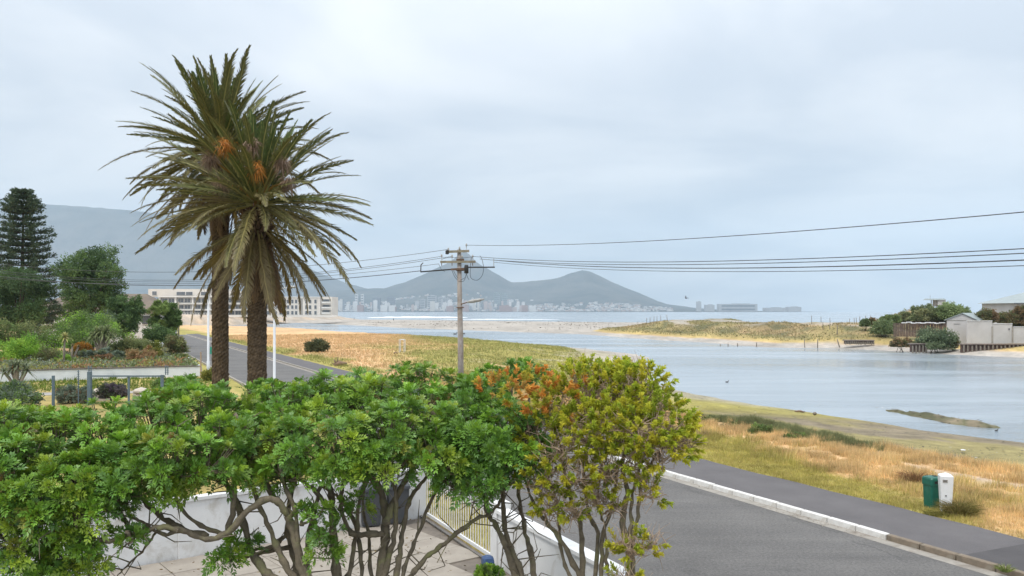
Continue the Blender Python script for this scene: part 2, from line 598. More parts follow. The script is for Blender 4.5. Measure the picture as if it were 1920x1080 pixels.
# paths, tracks, patches: uneven colour of the turf itself
pv = (fbm(gx / 1.3, gy / 1.3, 91) - 0.5)[:, None] * 0.6 + (fbm(gx / 12, gy / 12, 92) - 0.5)[:, None] * 0.5
gcol = np.clip(gcol * (1 + pv), 0.01, 0.9)
na, nrr = len(ang), len(rr)
i, j = np.meshgrid(np.arange(nrr - 1), np.arange(na - 1), indexing='ij')
gq = np.stack([i * na + j, i * na + j + 1, (i + 1) * na + j + 1, (i + 1) * na + j], -1).reshape(-1, 4)[:, ::-1]
m, n, l, p = _nodes('ground')
a = n.new('ShaderNodeVertexColor'); a.layer_name = 'Col'
vec = coords(n)
f1 = noise(n, l, 1.2, 8, 0.7, vec)
f2 = noise(n, l, 14.0, 6, 0.7, vec)
c = mix_col(n, l, 1.0, a.outputs[0], ramp(n, l, f1, 0.3, 0.72, (0.70, 0.70, 0.68), (1.22, 1.20, 1.16)), 'MULTIPLY')
c = mix_col(n, l, 1.0, c, ramp(n, l, f2, 0.3, 0.7, (0.72, 0.72, 0.72), (1.2, 1.2, 1.2)), 'MULTIPLY')
l.new(c, p.inputs['Base Color'])
p.inputs['Roughness'].default_value = 0.95
p.inputs['Specular IOR Level'].default_value = 0.2
bump(n, l, p, f2, 0.5, 0.06)
M['ground'] = m
mb = MB(); mb.add(np.stack([gx, gy, gz], -1), Q=gq, C=gcol)
ground = mb.build('ground', M['ground'], smooth=True)
tag(ground, kind='structure')

# water: lagoon and bay, one sheet
m, n, l, p = _nodes('water')
vec = coords(n)
mp = n.new('ShaderNodeMapping'); mp.inputs['Scale'].default_value = (0.10, 0.35, 1)
l.new(vec, mp.inputs['Vector'])
mp2 = n.new('ShaderNodeMapping'); mp2.inputs['Scale'].default_value = (0.012, 0.045, 1)
l.new(vec, mp2.inputs['Vector'])
shal_ripple = ramp(n, l, noise(n, l, 1.0, 5, 0.6, mp2.outputs[0], 0.6), 0.38, 0.66)  # shallows, with light and dark ripple reflections also put into the colour
l.new(mix_col(n, l, shal_ripple, (0.22, 0.27, 0.31), (0.34, 0.385, 0.42)), p.inputs['Base Color'])
rough = n.new('ShaderNodeMapRange')
rough.inputs['To Min'].default_value = 0.07
rough.inputs['To Max'].default_value = 0.30
l.new(shal_ripple, rough.inputs['Value'])
l.new(rough.outputs[0], p.inputs['Roughness'])
p.inputs['IOR'].default_value = 1.33
rip = n.new('ShaderNodeMath'); rip.operation = 'ADD'
l.new(noise(n, l, 9.0, 6, 0.6, mp.outputs[0], 0.5), rip.inputs[0])
l.new(noise(n, l, 3.0, 3, 0.5, mp.outputs[0], 0.3), rip.inputs[1])
bump(n, l, p, rip.outputs[0], 0.6, 0.06)
M['water'] = m
mb = MB()
wr = np.array([15., 60, 200, 700, 2500, 14000]); wa = np.radians(np.arange(-84, 85, 6.0))
A_, B_ = np.meshgrid(wr, wa, indexing='ij')
k = len(wa)
i, j = np.meshgrid(np.arange(len(wr) - 1), np.arange(k - 1), indexing='ij')
mb.add(np.stack([(A_ * np.sin(B_)).ravel(), (A_ * np.cos(B_)).ravel(), np.full(A_.size, WATER_Z)], -1),
       Q=np.stack([i * k + j, i * k + j + 1, (i + 1) * k + j + 1, (i + 1) * k + j], -1).reshape(-1, 4)[:, ::-1])
tag(mb.build('water', M['water']), kind='structure')

# ------------------------------------------------------------------ road, gutter, kerb stones, pavement
m, n, l, p = _nodes('asphalt')
vec = coords(n)
f = noise(n, l, 0.35, 6, 0.65, vec)
c = ramp(n, l, f, 0.3, 0.7, (0.110, 0.105, 0.100), (0.155, 0.148, 0.141))
f2 = noise(n, l, 15, 6, 0.85, vec)
c = mix_col(n, l, 1.0, c, ramp(n, l, f2, 0.30, 0.72, (0.40, 0.40, 0.40), (1.6, 1.6, 1.6)), 'MULTIPLY')
vo = n.new('ShaderNodeTexVoronoi'); vo.feature = 'DISTANCE_TO_EDGE'; vo.inputs['Scale'].default_value = 0.22
wv = n.new('ShaderNodeVectorMath'); wv.operation = 'ADD'
nv = n.new('ShaderNodeTexNoise'); nv.inputs['Scale'].default_value = 1.1; nv.inputs['Detail'].default_value = 6
l.new(vec, nv.inputs['Vector']); l.new(vec, wv.inputs[0]); l.new(nv.outputs['Color'], wv.inputs[1]); l.new(wv.outputs[0], vo.inputs['Vector'])
crk = n.new('ShaderNodeMath'); crk.operation = 'MULTIPLY'
l.new(ramp(n, l, vo.outputs['Distance'], 0.003, 0.006, (1, 1, 1), (0, 0, 0)), crk.inputs[0])
l.new(ramp(n, l, noise(n, l, 0.16, 2, 0.5, vec), 0.60, 0.68), crk.inputs[1])
c = mix_col(n, l, crk.outputs[0], c, (0.085, 0.082, 0.08))
mpr = n.new('ShaderNodeMapping'); mpr.inputs['Rotation'].default_value = (0, 0, -math.atan2(U[1], U[0])); mpr.inputs['Scale'].default_value = (0.05, 1.1, 1)
l.new(vec, mpr.inputs['Vector'])
c = mix_col(n, l, 1.0, c, ramp(n, l, noise(n, l, 1.0, 4, 0.6, mpr.outputs[0]), 0.3, 0.7, (0.84, 0.84, 0.85), (1.13, 1.125, 1.11)), 'MULTIPLY')
pat = ramp(n, l, noise(n, l, 0.5, 3, 0.5, vec, 1.0), 0.60, 0.64)
c = mix_col(n, l, pat, c, mix_col(n, l, 1.0, c, (0.84, 0.84, 0.84), 'MULTIPLY'))
spk = ramp(n, l, noise(n, l, 26, 2, 0.5, vec), 0.70, 0.74)
c = mix_col(n, l, spk, c, (0.34, 0.33, 0.31))
l.new(c, p.inputs['Base Color'])
p.inputs['Roughness'].default_value = 0.85
bump(n, l, p, f2, 0.6, 0.012)
M['asphalt'] = m


def strip(mb, t0, t1, s0, s1, z, nt=2, wob=0.0, seed=0, thick=None):
    ts = np.linspace(t0, t1, nt)
    w0 = (fbm(ts / 1.1, ts * 0, seed) - 0.5) * wob
    a = np.array([rd(t, s0) for t in ts]); b = np.array([rd(t, s1 + w) for t, w in zip(ts, w0)])
    V = np.concatenate([np.c_[a, np.full(nt, z)], np.c_[b, np.full(nt, z)]])
    i = np.arange(nt - 1)
    Q = np.stack([i, nt + i, nt + i + 1, i + 1], -1)
    mb.add(V, Q=Q)
    if thick:
        V2 = V[nt:].copy(); V2[:, 2] -= thick
        mb.add(np.concatenate([V[nt:], V2]), Q=np.stack([i, nt + i, nt + i + 1, i + 1], -1))
    return mb


mb = MB(); strip(mb, -40, 190, -ROAD_W, 0.0, 0.0, 24)
tag(mb.build('road', M['asphalt']), kind='structure')

m, n, l, p = _nodes('footway')
vec = coords(n)
c = ramp(n, l, noise(n, l, 0.6, 6, 0.65, vec), 0.3, 0.7, (0.100, 0.093, 0.095), (0.135, 0.126, 0.128))
f2 = noise(n, l, 60, 3, 0.7, vec)
c = mix_col(n, l, 1.0, c, ramp(n, l, f2, 0.30, 0.72, (0.75, 0.75, 0.75), (1.25, 1.25, 1.25)), 'MULTIPLY')
l.new(c, p.inputs['Base Color']); p.inputs['Roughness'].default_value = 0.9
bump(n, l, p, f2, 0.4, 0.01)
M['footway'] = m
M['footway_dark'] = plain('footway_dark', (0.082, 0.076, 0.078), (0.064, 0.060, 0.062), 0.9, 1.2, 0.3, 60)
T_PATCH = -9.4
mb = MB(); strip(mb, T_PATCH + 0.012, 190, 0.152, 2.62, 0.13, 260, 0.32, 5, 0.12)
tag(mb.build('pavement', M['footway']), kind='structure')
mb = MB(); strip(mb, -40, T_PATCH, 0.152, 2.62, 0.136, 60, 0.32, 6, 0.12)
tag(mb.build('pavement_patch', M['footway_dark']), kind='structure')

M['gutter'] = plain('gutter_concrete', (0.36, 0.33, 0.29), (0.27, 0.25, 0.22), 0.9, 3.0, 0.2, 40, stain=(0.20, 0.17, 0.14), sscale=1.4)
mb = MB(); strip(mb, -40, 190, -0.34, -0.002, 0.004, 40)
gut = mb.build('gutter', M['gutter'])
tag(gut, kind='structure')
KL = 0.93
M['kerb_white'] = plain('kerb_painted', (0.72, 0.71, 0.68), (0.58, 0.56, 0.53), 0.8, 3.5, 0.2, 30, stain=(0.46, 0.42, 0.36), sscale=2.2)
M['kerb_grey'] = plain('kerb_bare', (0.24, 0.19, 0.14), (0.17, 0.14, 0.105), 0.9, 5.0, 0.5, 30, stain=(0.30, 0.27, 0.22), sscale=2.5)
M['kerb_top'] = plain('kerb_bare_top', (0.42, 0.38, 0.33), (0.32, 0.29, 0.25), 0.9, 6.0, 0.3, 30)
kerb = tag(thing('kerb', (K0[0], K0[1], 0), None, None), kind='structure')
ANG_U = math.atan2(U[1], U[0])
stone_w = stone_g = None
k = -16
for k in range(-16, 44):
    white = k >= -8
    src = stone_w if white else stone_g
    if src is None:
        mb = MB(); mb.bbox((0, 0, 0.0), (KL - 0.034, 0.15, 0.40), 0.018)
        src = mb.build('kerb_stone', M['kerb_white'] if white else M['kerb_grey'], kerb, local=True)
        o = src
        if white: stone_w = src
        else: stone_g = src
    else:
        o = src.copy(); COL.objects.link(o)
    c_ = U * ((k + 0.5) * KL) + NR * 0.075
    o.location = (c_[0], c_[1], -0.055 + random.uniform(-0.006, 0.006))
    o.rotation_euler = (random.uniform(-0.012, 0.012), random.uniform(-0.005, 0.005), ANG_U + random.uniform(-0.006, 0.006))
mb = MB(); strip(mb, 44 * KL + 0.01, 190, 0.0, 0.15, 0.145, 20)
strip(mb, 44 * KL + 0.01, 190, -0.001, 0.0, 0.145, 20)
V_ = []
far_k = MB()
for tt in np.arange(44 * KL + 0.01, 188, 6.0):
    cc = rd(tt + 3, 0.075)
    far_k.box((cc[0], cc[1], 0.0), (5.985, 0.15, 0.29), ANG_U)
far_k.build('far_kerb_run', M['gutter'], kerb)
# near side kerb of the road
kerb2 = tag(thing('kerb_house_side', tuple(rd(0, -ROAD_W)) + (0,), None, None), kind='structure')
first = None
for k in range(-14, 110):
    tt = (k + 0.5) * KL
    if first is None:
        mb = MB(); mb.bbox((0, 0, 0.0), (KL - 0.014, 0.15, 0.40), 0.018)
        first = o = mb.build('kerb_stone', M['gutter'], kerb2, local=True)
    else:
        o = first.copy(); COL.objects.link(o)
    c_ = U * tt - NR * 0.08
    o.location = (c_[0], c_[1], -0.06); o.rotation_euler = (0, 0, ANG_U)
# ------------------------------------------------------------------ mountains across the bay
def prof(pts, dist, x):
    X = np.array([(p[0] - 960.0) / FPX * dist for p in pts])
    Hh = np.array([(583.0 - p[1]) / FPX * dist + CAM_H for p in pts])
    return np.interp(x, X, Hh)


LION = [(300, 583), (420, 566), (520, 557), (600, 548), (650, 543), (720, 540), (760, 529), (800, 511), (830, 497), (848, 486), (860, 477), (872, 471), (882, 478), (892, 491), (920, 507),
        (945, 522), (960, 530), (990, 528), (1020, 525), (1050, 520), (1070, 512), (1090, 507), (1105, 509), (1130, 520), (1160, 533), (1190, 547),
        (1215, 556), (1228, 563), (1250, 570), (1290, 576), (1330, 580), (1400, 583)]
TABLE = [(-500, 350), (-250, 362), (-60, 370), (0, 373), (50, 378), (85, 382), (150, 385), (200, 390), (260, 395), (330, 401), (380, 410), (430, 428), (480, 455),
         (540, 487), (600, 512), (650, 532), (720, 548), (780, 565), (840, 583)]
D_L, D_T = 8200.0, 9800.0


def mount_h(x, y):
    t1 = np.clip((y - 5750) / (D_L - 5750), 0, 1)
    h1 = prof(LION, D_L, x)
    w1 = np.where(y < D_L, 0.12 * t1 + 0.88 * t1 ** 2.6, np.exp(-((y - D_L) / 700.0) ** 2))
    rel1 = fbm(x / 420, y / 420, 101, 5) - 0.5
    r1 = np.clip(h1, 0, None) * w1 * (1 + 0.55 * rel1 * (1 - t1) * (t1 > 0)) 
    t2 = np.clip((y - 5900) / (D_T - 5900), 0, 1)
    h2 = prof(TABLE, D_T, x)
    w2 = np.where(y < D_T, 0.10 * t2 + 0.25 * t2 ** 2 + 0.65 * sstep(0.45, 1.0, t2), np.exp(-((y - D_T) / 900.0) ** 2))
    gul = np.abs(fbm(x / 500, y / 1600, 111, 4) - 0.5)
    r2 = np.clip(h2, 0, None) * w2 * (1 + 0.9 * (gul - 0.1) * (1 - t2) * (t2 > 0.1))
    h = np.maximum(r1, r2) 
    h = h + (fbm(x / 120, y / 120, 121, 4) - 0.5) * 22 * sstep(5800, 6600, y)
    low = sstep(5650, 5900, y) * 3.5
    return h + low - 2.4


mx = np.arange(-8200, 2600, 34.0)
my = np.concatenate([np.arange(5600, 8300, 60.0), np.arange(8300, 11200, 130.0)])
XX, YY = np.meshgrid(mx, my)
ZZ = mount_h(XX.ravel(), YY.ravel())
edge = sstep(2600, 1700, XX.ravel())
ZZ = ZZ * edge - 3 * (1 - edge)
m, n, l, p = _nodes('mountain')
vec = coords(n)
geo = n.new('ShaderNodeNewGeometry')
sp = n.new('ShaderNodeSeparateXYZ'); l.new(geo.outputs['Normal'], sp.inputs[0])
veg = mix_col(n, l, ramp(n, l, noise(n, l, 0.0035, 8, 0.65, vec), 0.35, 0.68), (0.052, 0.060, 0.058), (0.115, 0.112, 0.10))
rock = mix_col(n, l, ramp(n, l, noise(n, l, 0.02, 6, 0.6, vec), 0.4, 0.6), (0.22, 0.20, 0.18), (0.12, 0.11, 0.10))
c = mix_col(n, l, ramp(n, l, sp.outputs[2], 0.62, 0.86), rock, veg)
l.new(c, p.inputs['Base Color']); p.inputs['Roughness'].default_value = 1.0
p.inputs['Specular IOR Level'].default_value = 0.0
bump(n, l, p, noise(n, l, 0.02, 6, 0.7, vec), 1.0, 14.0)
M['mountain'] = m
nx, ny = len(mx), len(my)
i, j = np.meshgrid(np.arange(ny - 1), np.arange(nx - 1), indexing='ij')
mb = MB(); mb.add(np.stack([XX.ravel(), YY.ravel(), ZZ], -1), Q=np.stack([i * nx + j, i * nx + j + 1, (i + 1) * nx + j + 1, (i + 1) * nx + j], -1).reshape(-1, 4))
tag(mb.build('mountains', M['mountain'], smooth=True), kind='structure')

# ------------------------------------------------------------------ the city on the far shore
M['far_wall'] = vertex_mat('far_wall', 0.9, 0, 0.08, 0.05, 0.2)
M['far_glass'] = plain('far_glass', (0.07, 0.08, 0.09), (0.12, 0.13, 0.14), 0.4, 0.05)
crng = np.random.default_rng(21)


def far_block(px0, px1, ytop, dist, col, label, group, name='tower_block', bands=0):
    x0, x1 = (px0 - 960) / FPX * dist, (px1 - 960) / FPX * dist
    cx, w = (x0 + x1) / 2, max(x1 - x0, 6)
    z0 = float(mount_h(np.array([cx]), np.array([dist]))[0]) - 6
    z1 = CAM_H + (583 - ytop) / FPX * dist
    d = min(max(w, 18), 60)
    loc = (cx, dist, z0)
    o = thing(name, loc, label, 'building', group)
    mb = MB(); mb.box((cx, dist, (z0 + z1) / 2), (w, d, z1 - z0), C=col)
    wl_ = mb.build('wall', M['far_wall'], o)
    mb = MB(); mb.box((cx + w * 0.1, dist + 2, z1 + 1.8), (w * 0.45, d * 0.5, 3.6), C=np.array(col) * 0.8)
    mb.build('roof', M['far_wall'], o)
    if bands:
        for b in range(bands):
            zc = z0 + 8 + (z1 - z0 - 10) * (b + 0.5) / bands
            mb = MB(); mb.box((cx, dist - d / 2 - 0.25, zc), (w * 0.86, 0.5, (z1 - z0 - 10) / bands * 0.45))
            mb.build('window', M['far_glass'], o)
    return o


PALE, GREY, DARK, PINK, RED = (0.60, 0.59, 0.57), (0.38, 0.38, 0.38), (0.19, 0.20, 0.22), (0.46, 0.37, 0.33), (0.32, 0.21, 0.18)
for (a0, a1, yt, dist, colr, lab) in [
        (666, 671, 552, 6300, PALE, 'slender white tower, first of a twin pair across the bay'),
        (677, 682, 552, 6300, PALE, 'slender white tower, second of a twin pair across the bay'),
        (699, 713, 558, 6200, DARK, 'dark slab tower across the bay beside the slender white twins'),
        (727, 740, 557, 6250, DARK, 'dark tower block between the slab tower and the pole across the bay'),
        (788, 797, 561, 6100, GREY, 'grey narrow high-rise across the bay behind utility pole wires'),
        (802, 818, 554, 6400, GREY, 'broad pale grey high-rise cluster core across the bay'),
        (823, 831, 557, 6350, GREY, 'narrow grey high-rise just left of the wooden pole across the bay'),
        (834, 843, 559, 6300, GREY, 'stepped grey office tower close beside the wooden pole'),
        (926, 938, 549, 6900, (0.25, 0.29, 0.28), 'bluish glass tower under the saddle of the hills'),
        (941, 951, 551, 6900, (0.25, 0.29, 0.28), 'second bluish glass tower under the saddle of the hills')]:
    far_block(a0, a1, yt, dist, colr, lab, 'city towers', bands=6)
far_block(1306, 1314, 565.5, 5900, GREY, 'square grain silo tower at the harbour mouth', 'harbour buildings', 'silo_tower')
far_block(1322, 1338, 571.5, 5950, GREY, 'low warehouse beside the square silo tower', 'harbour buildings', 'warehouse')
far_block(1346, 1418, 570.0, 6000, GREY, 'long flat harbour shed on the far breakwater', 'harbour buildings', 'harbour_shed', 2)
far_block(1475, 1500, 575.5, 6200, GREY, 'last low harbour building before the open sea', 'harbour buildings', 'warehouse')
far_block(1432, 1470, 577, 6100, GREY, 'low hazy stone shed on the breakwater end', 'harbour buildings', 'warehouse')
mid = [PALE, PALE, GREY, PINK, (0.55, 0.52, 0.47), DARK]
mid_n = ['pale', 'pale', 'grey', 'pinkish', 'sandy', 'dark']
for q in range(70):
    px = crng.uniform(628, 985)
    yt = crng.uniform(561, 574)
    wpx = crng.uniform(3, 9)
    qi = int(crng.integers(len(mid)))
    far_block(px, px + wpx, yt, crng.uniform(5850, 6500), mid[qi],
              'hazy %s mid-rise block on the far city shore' % mid_n[qi], 'hazy %s city blocks' % mid_n[qi], 'city_block', 0)
for q in range(22):
    px = crng.uniform(925, 1000) if q < 12 else crng.uniform(640, 920)
    wpx = crng.uniform(5, 14)
    far_block(px, px + wpx, crng.uniform(572, 576), 5830, [RED, PALE, PINK][q % 3], 'low %s harbour shed at the far waterline' % ('red', 'white', 'pink')[q % 3], '%s waterfront sheds' % ('red', 'white', 'pink')[q % 3], 'waterfront_shed', 0)
# the houses climbing the slopes are too many to count
mb = MB()
for q in range(1500):
    px = crng.uniform(600, 1260)
    dist = crng.uniform(5850, 7300) if px < 1000 else crng.uniform(5850, 6900)
    x = (px - 960) / FPX * dist
    z = float(mount_h(np.array([x]), np.array([dist]))[0])
    if z < -1: continue
    dens = fbm(np.array([x / 260]), np.array([dist / 260]), 141)[0]
    if dens < 0.45: continue
    sz = crng.uniform(9, 24)
    h = crng.uniform(6, 13)
    mb.box((x, dist, z + h / 2 - 2), (sz, sz, h + 3), crng.uniform(0, 1.5), C=[PALE, PALE, GREY, PINK][int(crng.integers(4))])
tag(mb.build('hillside_houses', M['far_wall']), 'pale houses scattered over the slopes of the far hills', 'houses', kind='stuff')

# ------------------------------------------------------------------ breaking wave and foam off the beach
M['foam'] = plain('foam', (0.82, 0.83, 0.84), (0.7, 0.73, 0.76), 0.9, 0.5)
mb = MB()
def wave(x0, x1, y, hgt, seed):
    n_ = 60
    xs = np.linspace(x0, x1, n_)
    env = np.sin(np.linspace(0, PI, n_)) ** 0.6 * (0.5 + fbm(xs / 9, xs * 0, seed))
    yy = y + (fbm(xs / 30, xs * 0, seed + 3) - 0.5) * 14
    A1 = np.c_[xs, yy - 1.6, np.full(n_, WATER_Z - 0.05)]
    A2 = np.c_[xs, yy - 0.4, WATER_Z + hgt * env]
    A3 = np.c_[xs, yy + 2.5, np.full(n_, WATER_Z - 0.05)]
    i = np.arange(n_ - 1)
    mb.add(np.concatenate([A1, A2, A3]), Q=np.concatenate([np.stack([i, i + 1, n_ + i + 1, n_ + i], -1), np.stack([n_ + i, n_ + i + 1, 2 * n_ + i + 1, 2 * n_ + i], -1)]))
wave(-150, -45, 880, 1.3, 5)
wave(-60, 40, 700, 0.4, 9)
tag(mb.build('surf_foam', M['foam'], smooth=True), 'white breaking surf beyond the sand bar', 'surf', kind='stuff')

# ------------------------------------------------------------------ apartment block on the point
M['apt_wall'] = plain('apartment_plaster', (0.72, 0.67, 0.60), (0.64, 0.59, 0.53), 0.85, 0.15)
M['apt_white'] = plain('apartment_white', (0.76, 0.74, 0.70), (0.68, 0.66, 0.62), 0.8, 0.2)
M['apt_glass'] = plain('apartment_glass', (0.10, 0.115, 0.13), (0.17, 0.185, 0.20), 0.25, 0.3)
M['apt_shade'] = plain('apartment_shade', (0.33, 0.31, 0.28), (0.27, 0.26, 0.24), 0.9, 0.3)  # darker copy of the wall plaster: shade of recesses put into the colour
AY = 462.0
SC = AY / FPX


def ax_(px): return (px - 960) * SC
def az_(py): return CAM_H - (py - 583) * SC


apt = thing('apartment_building', (ax_(450), AY, az_(592)), 'long cream apartment block with rows of windows on the far point', 'building')
def apart(name, mat, px0, px1, py0, py1, y0, y1, parent=None):
    mb = MB(); mb.box(((ax_(px0) + ax_(px1)) / 2, AY + (y0 + y1) / 2, (az_(py0) + az_(py1)) / 2), (ax_(px1) - ax_(px0), y1 - y0, az_(py0) - az_(py1)))
    return mb.build(name, M[mat], parent or apt)
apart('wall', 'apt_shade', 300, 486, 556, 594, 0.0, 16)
apart('penthouse_wall', 'apt_wall', 272, 420, 541.5, 556, 4, 16)
apart('penthouse_wall', 'apt_wall', 425, 470, 546, 556, 4, 15)
for (p0, p1, q0, q1) in ((326, 342, 547, 553), (344, 356, 547, 553), (280, 288, 546, 553), (372, 388, 547, 553), (430, 446, 549, 554), (450, 464, 549, 554)):
    w_ = apart('window', 'apt_white', p0 - 0.7, p1 + 0.7, q0 - 0.7, q1 + 0.6, 3.8, 4.0)
    apart('pane', 'apt_glass', p0, p1, q0, q1, 3.7, 3.8, w_)
for yy in (556.5, 569.5, 581.0):
    apart('floor_slab', 'apt_white', 298, 488, yy - 1.1, yy + 1.0, -1.6, 0.0)
for px in (300, 330, 362, 394, 425, 456, 484):
    apart('pier', 'apt_white', px - 1.5, px + 1.5, 557.6, 593, -0.8, 0.0)
for px0 in (302.5, 332.5, 364.5, 396.5, 427.5, 458.5):
    for (q0, q1) in ((559.5, 567), (572, 579), (583, 590)):
        for k_ in range(2):
            a0 = px0 + 1.5 + k_ * 12.5
            w_ = apart('window', 'apt_white', a0 - 0.6, a0 + 11.0, q0 - 0.6, q1 + 0.6, -0.12, 0.0)
            for h_ in range(2):
                apart('pane', 'apt_glass', a0 + h_ * 5.4, a0 + h_ * 5.4 + 5.0, q0, q1, -0.2, -0.12, w_)
apart('balcony_rail', 'apt_white', 345, 400, 586.5, 587.2, -2.2, -2.0)
for px in np.arange(345, 401, 5.0):
    apart('rail_post', 'apt_white', px - 0.35, px + 0.35, 587.2, 594, -2.2, -2.0)
apart('wing_wall', 'apt_wall', 494, 603, 558, 594, -3, 14)
apart('parapet', 'apt_white', 492.5, 604.5, 556.4, 558, -3.4, 14.2)
for (px, w_px) in ((500, 9), (513, 9), (527, 12), (541, 4), (549, 4), (556, 4), (575, 4), (582, 4), (592, 4)):
    for (q0, q1) in ((562, 568.5), (572.5, 579), (583, 589.5)):
        w_ = apart('window', 'apt_white', px - 0.6, px + w_px + 0.6, q0 - 0.6, q1 + 0.6, -3.15, -3.0)
        apart('pane', 'apt_glass', px, px + w_px, q0, q1, -3.25, -3.15, w_)
apart('stair_shade', 'apt_shade', 564, 570, 560, 592, -3.1, -3.0)  # thin dark panel, the stair recess's shade painted on the wall
apart('end_wall', 'apt_wall', 603.3, 624, 556.5, 594, -2, 14)
for q0 in (561, 571, 581):
    b_ = apart('balcony', 'apt_shade', 605.5, 621.5, q0, q0 + 7.6, -2.1, -2.0)  # dark sheet on the end wall, balcony shade put into its colour
    apart('rail', 'apt_white', 605, 622, q0 + 4.6, q0 + 7.4, -3.0, -2.8, b_)
    apart('pane', 'apt_glass', 607, 619, q0 + 0.6, q0 + 4.6, -2.2, -2.1, b_)
apart('garden_wall', 'apt_wall', 420, 640, 590.5, 594, -10, -9.4)
# beach hut roof in front of the block
# ------------------------------------------------------------------ right bank: walls, shed, fence, revetment
M['grey_wall'] = plain('pale_wall', (0.56, 0.54, 0.525), (0.49, 0.47, 0.455), 0.85, 0.5, stain=(0.45, 0.43, 0.41), sscale=0.4)
M['roof_green'] = plain('roof_sheet', (0.33, 0.38, 0.38), (0.27, 0.31, 0.31), 0.5, 0.8)
M['brown_board'] = plain('brown_board', (0.145, 0.095, 0.08), (0.10, 0.07, 0.06), 0.85, 1.5)
M['pile'] = plain('weathered_pile', (0.22, 0.19, 0.155), (0.14, 0.12, 0.10), 0.9, 1.5)
M['deck'] = plain('revetment_cap', (0.25, 0.20, 0.17), (0.18, 0.15, 0.13), 0.9, 1.0)
M['pane_dark'] = plain('dark_pane', (0.08, 0.09, 0.10), (0.12, 0.13, 0.14), 0.25, 1.0)
RY = 143.0


def rx(px, Y=RY): return (px - 960) / FPX * Y
def rz_(py, Y=RY): return CAM_H - (py - 583) / FPX * Y


gw_ = thing('boundary_wall', (rx(1850), RY, 0), 'tall pale boundary wall of stepped panels above the lagoon piles', 'wall')
for (a0, a1, t_) in ((1812.5, 1859.6, 602.3), (1860.2, 1897.4, 607.5), (1898, 1926, 613.5), (1926.6, 1965, 616)):
    mb = MB(); mb.box(((rx(a0) + rx(a1)) / 2, RY, (0 + rz_(t_)) / 2 - 0.1), (rx(a1) - rx(a0), 0.22, rz_(t_) + 0.2))
    pn = mb.build('wall_panel', M['grey_wall'], gw_)
    mb = MB(); mb.box(((rx(a0) + rx(a1)) / 2, RY - 0.02, rz_(t_) + 0.06), (rx(a1) - rx(a0) - 0.02, 0.34, 0.12)); mb.build('coping', M['white_wall'], pn)
for a0 in (1859.9, 1897.7, 1926.3):
    mb = MB(); mb.box((rx(a0), RY - 0.14, rz_(612) / 2), (0.24, 0.1, rz_(612))); mb.build('pilaster', M['concrete'], gw_)
mb = MB(); mb.box((rx(1891), RY - 0.2, rz_(617)), (0.18, 0.14, 0.22)); mb.build('wall_lamp', M['pane_dark'], gw_)

gar = thing('garage', (rx(1802), RY + 3, 0), 'pale gabled garage with green sheet roof at the water edge', 'building')
x0, x1, ytop = rx(1775, RY + 3), rx(1832, RY + 3), RY + 3
ze, zr = rz_(600, RY + 3), rz_(588.3, RY + 3)
xm = (x0 + x1) / 2 + 0.2
mb = MB()
V = [(x0, ytop, -0.5), (x1, ytop, -0.5), (x1, ytop, ze), (xm, ytop, zr), (x0, ytop, ze)]
DV = np.array((5.5, 4.5, 0.0)); V = np.array(V); V2 = V + DV
mb.add(np.concatenate([V, V2]), N=[[0, 1, 2, 3, 4], [9, 8, 7, 6, 5]], Q=[(0, 5, 6, 1), (1, 6, 7, 2), (4, 9, 5, 0)])
mb.build('wall', M['grey_wall'], gar)
mb = MB()
for (a, b, s_) in ((V[4], V[3], -1), (V[3], V[2], 1)):
    d_ = nrm(b - a) * 0.35
    p0, p1 = (a - d_ if s_ < 0 else a), (b if s_ < 0 else b + d_)
    q = [p0 - DV * 0.04 + (0, 0, 0.03), p1 - DV * 0.04 + (0, 0, 0.03), p1 + DV * 1.04 + (0, 0, 0.03), p0 + DV * 1.04 + (0, 0, 0.03)]
    qq = [v + (0, 0, 0.12) for v in q]
    mb.add(q + qq, Q=[(3, 2, 1, 0), (4, 5, 6, 7), (0, 1, 5, 4), (1, 2, 6, 5), (2, 3, 7, 6), (3, 0, 4, 7)])
mb.build('roof', M['roof_green'], gar)
mb = MB(); mb.box(((x0 + x1) / 2, ytop - 0.03, ze - 0.05), (x1 - x0, 0.05, 0.09)); mb.build('trim', M['concrete'], gar)
mb = MB(); mb.box((rx(1794, RY + 3), ytop - 0.05, rz_(607, RY + 3)), (0.0 + 1.1, 0.06, 0.04)); mb.build('vent', M['concrete'], gar)

# house at the edge with hipped roof
hh = thing('beach_house', (rx(1925, 170), 170, 0), 'cream house with hipped grey roof behind the stepped wall', 'house')
X0, X1, Y0_, Y1_ = rx(1893, 170), rx(2010, 170), 168.0, 180.0
ZE, ZR = rz_(568.5, 170), rz_(547, 170)
mb = MB(); mb.box(((X0 + X1) / 2, (Y0_ + Y1_) / 2, ZE / 2 - 0.5), (X1 - X0, Y1_ - Y0_, ZE + 1)); mb.build('wall', M['grey_wall'], hh)
e = 0.7
R_ = [(X0 - e, Y0_ - e, ZE), (X1 + e, Y0_ - e, ZE), (X1 + e, Y1_ + e, ZE), (X0 - e, Y1_ + e, ZE), (X0 + 5.5, 174, ZR), (X1 - 5.5, 174, ZR)]
mb = MB(); mb.add(R_, Q=[(0, 1, 5, 4), (2, 3, 4, 5)], T=[(1, 2, 5), (3, 0, 4)], N=[[3, 2, 1, 0]]); rf = mb.build('roof', M['roof_green'], hh)
mb = MB(); mb.box(((X0 + X1) / 2, Y0_ - e - 0.06, ZE - 0.05), (X1 - X0 + 2 * e, 0.12, 0.2)); mb.build('gutter', M['pane_dark'], rf)
